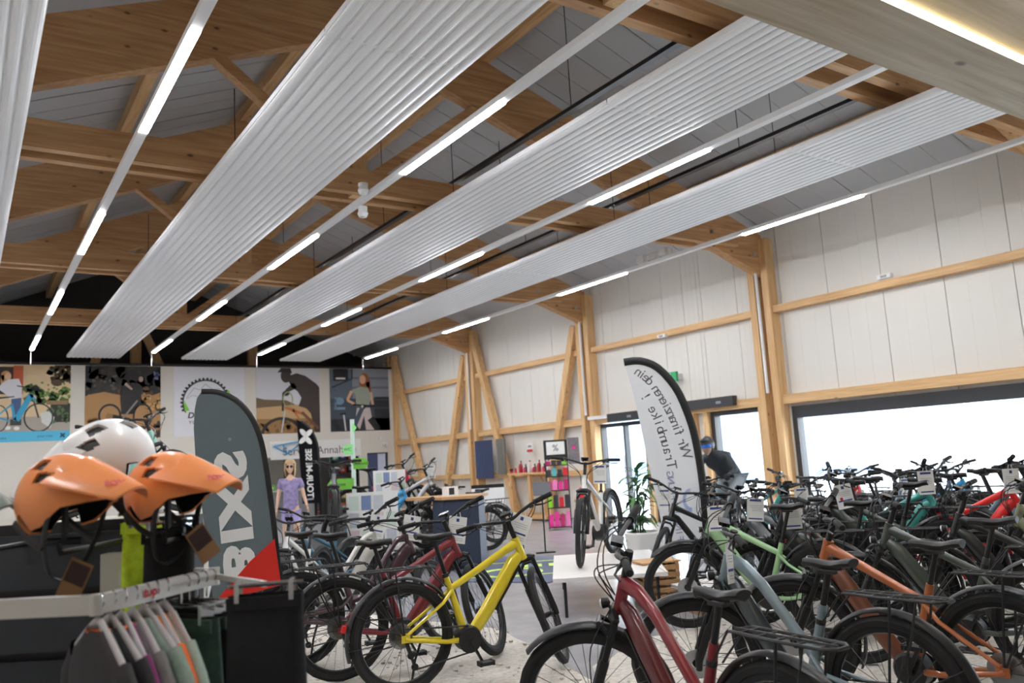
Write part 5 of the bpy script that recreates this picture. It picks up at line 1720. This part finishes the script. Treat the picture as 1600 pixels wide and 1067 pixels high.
b.bar((-.012, -.10, 1.664), (.012, -.10, 1.664), .005, .006)
b.obj('sunglasses', M_BLACK, mq)
MB().lathe([(0, 0), (.2, 0), (.2, .012), (0, .012)], n=28).obj('base_plate', M_MET, mq)
for s in (-1, 1):
    b = MB().tube([(s * .105, .05, .05), (s * .105, -.04, .045), (s * .105, -.14, .035), (s * .105, -.17, .03)], [.035, .04, .036, .022], 10, flat=(.8, 1.1), ref=(1, 0, 0))
    b.obj('shoe', M_BLACK, mq, smooth='all')

# --- crouching rider figure on a bike by the window
rx, ry, rh = 9.49, 8.63, 195.0
bike('dark mountain bike ridden by the crouching figure at the window', (rx, ry, .0), rh, 'hard', 'navy', steer=0, ff=False, rf=False, rack=False, lights=False, motor=False, name='mountain_bike')
rd = thing('rider_figure', 'crouching rider figure in a dark jersey with helmet and blue goggles at the window', 'mannequin', (rx, ry, 0), radians(rh))
JER = mat('rider_jersey', (46, 52, 58), .6)
PANT = mat('rider_trousers', (150, 160, 168), .7)
bp = bar_path(RISE)
gl, gr = bp[6].lerp(bp[7], .5), bp[1].lerp(bp[0], .5)
J = [(-.33, 0, 1.12, .17, .16), (-.20, 0, 1.24, .18, .17), (-.02, 0, 1.34, .19, .17), (.13, 0, 1.41, .17, .14), (.21, 0, 1.46, .06, .06), (.27, 0, 1.50, .055, .055),
     (.12, .19, 1.40, .062), (.18, .34, 1.20, .048), (gl.x - .02, gl.y - .01, gl.z + .045, .032), (.12, -.19, 1.40, .062), (.18, -.34, 1.20, .048), (gr.x - .02, gr.y + .01, gr.z + .045, .032),
     (-.31, .10, 1.05, .095), (.02, .15, .78, .068), (-.10, .14, .44, .045), (-.02, .14, .38, .04), (-.31, -.10, 1.05, .095), (.10, -.15, .66, .068), (.06, -.14, .22, .045), (.14, -.14, .17, .04)]
Eg = [(0, 1), (1, 2), (2, 3), (3, 4), (4, 5), (3, 6), (6, 7), (7, 8), (3, 9), (9, 10), (10, 11), (0, 12), (12, 13), (13, 14), (14, 15), (0, 16), (16, 17), (17, 18), (18, 19)]
skin('body', J, Eg, JER, rd)
skin('trousers', [(-.34, 0, 1.11, .165, .145), (-.31, .10, 1.04, .112), (.02, .15, .78, .082), (-.09, .14, .50, .06), (-.31, -.10, 1.04, .112), (.10, -.15, .66, .082), (.07, -.14, .30, .06)], [(0, 1), (1, 2), (2, 3), (0, 4), (4, 5), (5, 6)], PANT, rd)
hd = head_mesh(SKIN).obj('head', SKIN, rd, smooth='all')
hd.location = (.36, 0, 1.56)
hd.rotation_euler = (radians(12), 0, radians(90))
b = MB()
def P(i, j):
    a, e = 2 * pi * i / 24, -.15 + (pi / 2 + .15) * j / 9
    if cos(a) < .1:
        e = e - .55 * (1 - j / 9)
    return (.135 * cos(a) * cos(e), .105 * sin(a) * cos(e), .125 * sin(e))
b.grid(P, 24, 10, wrap=True)
b.prism([(-.09, .0), (-.06, .09), (.06, .09), (.09, 0)], (.10, 0, .05), (0, 1, 0), (.96, 0, .2), .008)
hl = b.obj('helmet', mat('rider_helmet', (60, 64, 66), .4), rd, smooth=True)
hl.location = (.35, 0, 1.60)
gm = MB().lathe([(.098, -.028), (.108, -.02), (.108, .02), (.098, .028)], (.375, 0, 1.575), 'z', 16, -1.2, 1.2).obj('goggles', mat('goggle_blue', (60, 120, 220), .15), rd)
fingers(rd, (gl.x - .02, gl.y, gl.z + .045), (.8, 0, -.35), (0, -1, 0), M_BLACK, 1.0, 1.0)
fingers(rd, (gr.x - .02, gr.y, gr.z + .045), (.8, 0, -.35), (0, 1, 0), M_BLACK, 1.0, 1.0)
for s, (x, z) in ((1, (-.01, .35)), (-1, (.15, .14))):
    MB().tube([(x - .09, s * .14, z + .02), (x, s * .14, z + .02), (x + .12, s * .14, z), (x + .17, s * .14, z - .01)], [.035, .045, .04, .025], 10, flat=(.8, 1.1), ref=(0, 1, 0)).obj('shoe', M_BLACK, rd, smooth='all')

# ================================================================== FOREGROUND CLOTHES FIXTURE
M_PANELD = mat('fixture_slate', (42, 47, 54), .55)
fx = thing('display_gondola', 'dark slate display wall carrying helmets at the left', 'display wall', V(-1.9, 2.78, 0))
o0 = Vector(fx.location)
ang = radians(-34.15)
FXM = Matrix.Rotation(ang, 4, 'Z')
fx.rotation_euler = (0, 0, ang)
def FL_(u, d, z):                       # point in the gondola's own frame
    return Vector((u + 1.9, d - 2.78, z))
for k in range(7):
    MB().box(FL_(-2.75, 2.76, .02 + .2 * k), FL_(-1.085, 2.80, .20 + .2 * k - .006)).obj('slat_panel', M_PANELD, fx)
MB().box(FL_(-2.75, 2.80, 0), FL_(-1.085, 2.84, 1.43)).obj('back_board', M_BLACK, fx)
MB().box(FL_(-2.75, 2.45, 0), FL_(-1.085, 3.0, .03)).obj('base', M_BLACK, fx)
# grey rail loop
M_RAIL = mat('rail_grey', (206, 203, 198), .35, .1)
rl = thing('clothes_rail', 'looped light grey clothes rail in front of the dark display wall', 'rail', V(-1.33, 2.72, 0), ang)
def RL(u, d, z):
    return Vector((u + 1.33, d - 2.72, z))
path = [(-1.33, 2.72), (-.955, 2.585), (-1.085, 2.13), (-1.95, 2.20)]
for k, (a, b_) in enumerate(zip(path[:-1], path[1:])):
    MB().bar(RL(a[0], a[1], 1.25), RL(b_[0], b_[1], 1.25), .022, .048).obj('rail_bar', M_RAIL, rl)
for k, a in enumerate(path[:3]):
    MB().lathe([(0, -.026), (.016, -.026), (.016, .026), (0, .026)], RL(a[0], a[1], 1.25), 'z', 12).obj('corner_joint', M_RAIL, rl)
MB().box(RL(-1.365, 2.70, 1.19), RL(-1.295, 2.765, 1.325)).obj('wall_bracket', M_RAIL, rl)
RAILTXT = mat('rail_red_print', (196, 40, 60), .6)
pd = Vector((path[1][0] - path[2][0], path[1][1] - path[2][1], 0)).normalized()
lettering('top', .036, RL(-1.035, 2.30, 1.252) + Vector((pd.y, -pd.x, 0)) * .0135, pd, (0, 0, 1), RAILTXT, rl, bold=.001)

# helmets
def helmet_meshes():
    n, k = 132, 44
    low = [(0, 6), (30, 3), (58, -4), (80, -30), (100, -38), (112, -16), (128, -22), (150, -50), (180, -52)]
    def e0(a):
        a = abs((degrees_(a) + 180) % 360 - 180)
        for (p, q), (r, s) in zip(low[:-1], low[1:]):
            if p <= a <= r:
                return radians(q + (s - q) * (a - p) / (r - p))
        return radians(-52)
    def P(i, j, k_=1.0):
        a = 2 * pi * i / n
        t = j / (k - 1)
        e = e0(a) + (pi / 2 - e0(a)) * t
        rx_ = .150 if cos(a) > 0 else .140
        ridge = 1 + .035 * cos(a * 6) * max(0, sin(e)) * cos(e)
        return Vector((rx_ * cos(a) * cos(e) * k_ * ridge, .108 * sin(a) * cos(e) * k_ * ridge, .128 * sin(e) * k_))
    def vent(a, e):
        a = abs((a + 180) % 360 - 180)
        return (92 < a < 124 and 40 < e < 60) or (66 < a < 98 and 22 < e < 38) or (a < 15 and 54 < e < 66) or (150 < a < 170 and 22 < e < 40)
    out, inn = MB(), MB()
    vs = [P(i, j) for i in range(n) for j in range(k)]
    vi = [P(i, j, .90) for i in range(n) for j in range(k)]
    fs, rims = [], []
    keep = {}
    for i in range(n):
        for j in range(k - 1):
            a = 360 * (i + .5) / n
            t = (j + .5) / (k - 1)
            q = e0(radians(a))
            e = math.degrees(q + (pi / 2 - q) * t)
            keep[(i, j)] = not vent(a, e)
    N = n * k
    V2 = vs + [P(i, j, .93) for i in range(n) for j in range(k)]
    for i in range(n):
        i2 = (i + 1) % n
        for j in range(k - 1):
            A, B, C_, D = i * k + j, i2 * k + j, i2 * k + j + 1, i * k + j + 1
            if keep[(i, j)]:
                fs.append((A, B, C_, D))
                if not keep[((i + 1) % n, j)]:
                    fs.append((B, N + B, N + C_, C_))
                if not keep[((i - 1) % n, j)]:
                    fs.append((A, D, N + D, N + A))
                if j + 1 < k - 1 and not keep[(i, j + 1)]:
                    fs.append((D, C_, N + C_, N + D))
                if j == 0 or not keep[(i, j - 1)]:
                    fs.append((A, N + A, N + B, B))
    out.add(V2, fs)
    inn.grid(lambda i, j: P(i, j, .92), n, k, wrap=True)
    # visor: arched sheet reaching forward
    vz = MB()
    m = 15
    def Q(i, j, dz=0):
        t, y = i / 9, -1 + 2 * j / (m - 1)
        hw = .112 - .054 * t ** 1.4
        x = .070 + .185 * t - .050 * y * y * (1 - .45 * t)
        z = .118 - .052 * t - .012 * t * t - .072 * y * y * (1 - .55 * t) + .006 * cos(y * pi * 2) * (1 - t)
        return (x, hw * y, z + dz)
    vz.grid(lambda i, j: Q(i, j), 10, m)
    vz.grid(lambda i, j: Q(i, j, -.006), 10, m)
    rimv = [Q(9, j) for j in range(m)] + [Q(9, j, -.006) for j in range(m)]
    vz.add(rimv, [(j, j + 1, m + j + 1, m + j) for j in range(m - 1)])
    for jj in (0, m - 1):
        sd = [Q(i, jj) for i in range(10)] + [Q(i, jj, -.006) for i in range(10)]
        vz.add(sd, [(i, i + 1, 11 + i, 10 + i) for i in range(9)])
    st_ = MB()
    for s in (-1, 1):
        st_.tube(smooth_path([(.05, s * .095, -.01), (.035, s * .09, -.10), (.02, s * .05, -.19), (.015, 0, -.215)], 4), .008, 6, flat=(1.2, .3))
        st_.tube(smooth_path([(-.08, s * .085, -.06), (-.02, s * .09, -.10), (.03, s * .088, -.12)], 4), .008, 6, flat=(1.2, .3))
    st_.tube(smooth_path([(-.10, .05, -.075), (-.13, 0, -.10), (-.10, -.05, -.075)], 4), .012, 6)
    return out.mesh('shell', M_WHITE, True), inn.mesh('liner', M_BLACK, True), vz.mesh('visor', M_WHITE, True), st_.mesh('strap', M_BLACK, True)
def degrees_(a):
    return math.degrees(a)
HM = helmet_meshes()
def helmet(label, loc, rz, col, rough, txt, tilt=0.0, scale=1.0, card=True, cardlab=''):
    t = thing('bike_helmet', label, 'helmet', loc, 0, 'helmets on the display wall')
    t.rotation_euler = (0, radians(tilt), radians(rz))
    t.scale = (scale,) * 3
    link('shell', HM[0], t, col)
    link('liner', HM[1], t)
    vi = link('visor', HM[2], t, col)
    link('strap', HM[3], t)
    lettering('FOX', .026, (.205, -.040, .060), (.55, .80, .06), (-.5, .3, .65), txt, vi, bold=.001)
    return t
ORG = mat('helmet_orange', (246, 150, 82), .38, coat=.25)
WHT = mat('helmet_white', (236, 236, 238), .3, coat=.3)
h1 = helmet('orange bike helmet with visor, left of the two orange ones', V(-1.262, 2.30, 1.512), -52, ORG, .4, mat('helmet_pink_print', (226, 90, 110), .5), 6)
h2 = helmet('orange bike helmet with visor, right of the two orange ones', V(-1.062, 2.50, 1.512), -52, ORG, .4, mat('helmet_pink_print', (226, 90, 110), .5), 6, .97)
h3 = helmet('white bike helmet with visor behind the two orange helmets', V(-1.33, 2.66, 1.615), 168, WHT, .3, mat('helmet_blue_print', (70, 120, 210), .5), 30, 1.08)
pg = MB()
for (u, d) in ((-1.262, 2.30), (-1.062, 2.50)):
    pg = MB().tube([FL_(u, 2.76, 1.37), FL_(u, d - .02, 1.37), FL_(u, d - .03, 1.40)], .008, 6)
    pg.tube([FL_(u - .05, d, 1.40), FL_(u + .05, d, 1.40)], .010, 6)
    pg.tube([FL_(u, d, 1.40), FL_(u, d, 1.55)], .010, 6)
    pg.obj('helmet_peg', M_BLACK, fx)
pg = MB().tube([FL_(-1.30, 2.77, 1.42), FL_(-1.30, 2.70, 1.50), FL_(-1.30, 2.66, 1.60)], .010, 6)
pg.obj('helmet_peg', M_BLACK, fx)
for (u, d, z, rz, tl, lb) in ((-1.20, 2.28, 1.345, -30, .45, 'kraft brown hang tag dangling below the left orange helmet'), (-.985, 2.50, 1.40, 10, -.6, 'kraft brown hang tag dangling below the right orange helmet')):
    o = tag(MB().box((-.032, -.001, -.11), (.032, .001, 0)).obj('hang_tag', M_TAPE), lb, 'hang tag', 'helmet hang tags')
    MB().box((-.028, -.0022, -.065), (.028, -.001, -.008)).obj('dark_print', mat('tag_dark_print', (60, 40, 36), .6), o)
    MB().tube([(0, 0, 0), (0, .005, .09)], .0015, 4).obj('string', M_BLACK, o)
    o.location = V(u, d, z)
    o.rotation_euler = (.1, tl, ang + radians(rz + 34))
for (u, d, z, lb) in ((-1.10, 2.40, 1.40, 'grey padded helmet box label under the right orange helmet'),):
    pass

# garments
def hanger(parent, clip=False, hook=True, cx=.11):
    b = MB()
    if not clip:
        b.tube(smooth_path([(-.205, 0, -.115), (-.10, 0, -.065), (-.02, 0, -.035), (.02, 0, -.035), (.10, 0, -.065), (.205, 0, -.115)], 4), .010, 8, flat=(1.5, .6), ref=(0, 1, 0))
        b.obj('hanger_bar', mat('hanger_pale', (200, 196, 198), .4), parent, smooth=True)
    else:
        b.tube([(-cx - .03, 0, -.05), (cx + .03, 0, -.05)], .006, 8)
        b.obj('hanger_bar', M_CHR, parent, smooth=True)
        for s in (-1, 1):
            MB().box((s * cx - .006, -.030, -.092), (s * cx + .006, .030, -.04)).obj('clip', M_CHR, parent)
    if not hook:
        return
    c = MB().tube([(0, 0, -.04), (0, 0, .0)] + [(.018 - .018 * cos(a), 0, .022 + .018 * sin(a)) for a in [pi * q / 8 for q in range(0, 11)]], .0028, 6)
    c.obj('hook', M_CHR, parent)
def shirt(label, loc, rz, col, name='shirt', seed=1, ln=.66, extra=None):
    t = thing(name, label, 'shirt', loc, radians(rz), 'shirts on the clothes rail')
    hanger(t)
    r = random.Random(seed)
    ph = r.uniform(0, 6)
    rows, n = 14, 32
    def P(i, j):
        v, a = j / (rows - 1), 2 * pi * i / n
        if v < .18:
            q = v / .18
            hw = .06 + .15 * q
            z = -.045 - .075 * q
        else:
            q = (v - .18) / .82
            hw = .21 + .03 * q
            z = -.12 - (ln - .12) * q
        th = .022 + .02 * min(1, v * 2.5)
        x = hw * (abs(cos(a)) ** .7) * (1 if cos(a) >= 0 else -1)
        y = th * sin(a) + .010 * v * sin(x * 34 + ph)
        return (x, y, z)
    MB().grid(P, n, rows, wrap=True).obj('cloth', col, t, smooth='all')
    for s in (-1, 1):
        MB().tube([(s * .185, 0, -.125), (s * .235, 0, -.19), (s * .275, .01, -.30)], [.045, .06, .068], 12, cap=False, flat=(1, .45), ref=(0, 1, 0)).obj('sleeve', col, t, smooth='all')
    if extra:
        MB().lathe([(.055, -.062), (.06, -.05), (.05, -.046)], (0, 0, 0), 'z', 16).obj('collar', extra, t, smooth=True)
    return t
CL = lambda n_, c: mat('fabric_' + n_, c, .85, noise=.15, nscale=50)
pa, pb_ = Vector((path[2][0], path[2][1])), Vector((path[1][0], path[1][1]))
SH = [('charcoal shirt nearest on the clothes rail', 'charcoal', (48, 46, 48), None), ('black jersey with orange collar on the clothes rail', 'black', (30, 29, 32), 'orange'), ('magenta and black shirt on the clothes rail', 'magenta', (120, 36, 96), None), ('mid grey shirt on the clothes rail', 'grey', (112, 110, 110), None),
      ('sage green shirt on the clothes rail, nearer of two', 'sage', (140, 158, 146), None), ('bright orange shirt between the two sage ones', 'orange', (236, 124, 50), None), ('light sage shirt on the clothes rail, farther of two', 'lightsage', (158, 176, 164), None)]
hr = math.degrees(ang) - 48
for k, (lb, cn_, c, ex) in enumerate(SH):
    q = pa.lerp(pb_, .02 + .085 * k)
    shirt(lb, V(q.x, q.y, 1.236), hr + 3 * sin(k * 2), CL(cn_, c), seed=k, extra=CL(ex, (232, 110, 40)) if ex else None)
def trousers(label, loc, rz, col, ln, wd=.20, name='trousers', cat='trousers', hook=True, group=None):
    t = thing(name, label, cat, loc, radians(rz), group)
    hanger(t, True, hook, wd * .72)
    n, rows = 28, 12
    def P(i, j):
        v, a = j / (rows - 1), 2 * pi * i / n
        x = wd * (1 + .16 * v) * (abs(cos(a)) ** .6) * (1 if cos(a) >= 0 else -1)
        y = (.024 + .028 * v) * sin(a) + .010 * v * sin(x * 40 + 1.3) - .012 * v * math.exp(-(x / .03) ** 2) * (1 if sin(a) > 0 else -1)
        return (x, y, -.075 - ln * v)
    MB().grid(P, n, rows, wrap=True).obj('cloth', col, t, smooth='all')
    b = MB()
    b.box((-wd * 1.0, -.029, -.112), (wd * 1.0, -.024, -.078))
    b.box((-wd * 1.0, .024, -.112), (wd * 1.0, .029, -.078))
    b.obj('waistband', col, t)
    return t
DK = CL('darkshorts', (30, 31, 36))
BLK = CL('blacktrousers', (26, 26, 28))
for k in range(4):
    q = pa.lerp(pb_, .68 + .08 * k)
    trousers(['dark green shorts clipped to the clothes rail', 'black shorts clipped behind the green shorts', 'black trousers second from the rail end', 'black trousers at the far end of the rail'][k], V(q.x + .0, q.y, 1.236), hr + 20 + 2 * k, [CL('pine', (70, 92, 84)), BLK, BLK, BLK][k], [.5, .5, .8, .8][k], .15, group='clipped trousers on the rail')
ar = MB().bar(RL(-.955, 2.585, 1.25), RL(-.72, 2.33, 1.25), .012, .016).obj('extension_arm', M_RAIL, rl)
trousers('big black cycling shorts hung at the front right end of the rail', V(-.72, 2.33, 1.30), math.degrees(ang) + 8, DK, .55, .10, 'cycling_shorts', 'shorts', hook=False)
trousers('black trousers hung on the display wall below the right helmet', V(-1.10, 2.60, 1.47), math.degrees(ang) + 5, BLK, .75, .075)
trousers('lime yellow garment hung on the display wall left of the black trousers', V(-1.215, 2.66, 1.50), math.degrees(ang) + 40, CL('lime', (200, 230, 50)), .42, .055, 'rain_trousers')
h4 = helmet('sage grey bike helmet at the far left picture edge', V(-1.64, 2.34, 1.50), -50, mat('helmet_sage', (120, 136, 128), .45), .4, mat('helmet_white_print', (220, 220, 220), .5), 10)
pg = MB().tube([FL_(-1.64, 2.76, 1.37), FL_(-1.64, 2.32, 1.37), FL_(-1.64, 2.34, 1.50)], .009, 6)
pg.obj('helmet_peg', M_BLACK, fx)
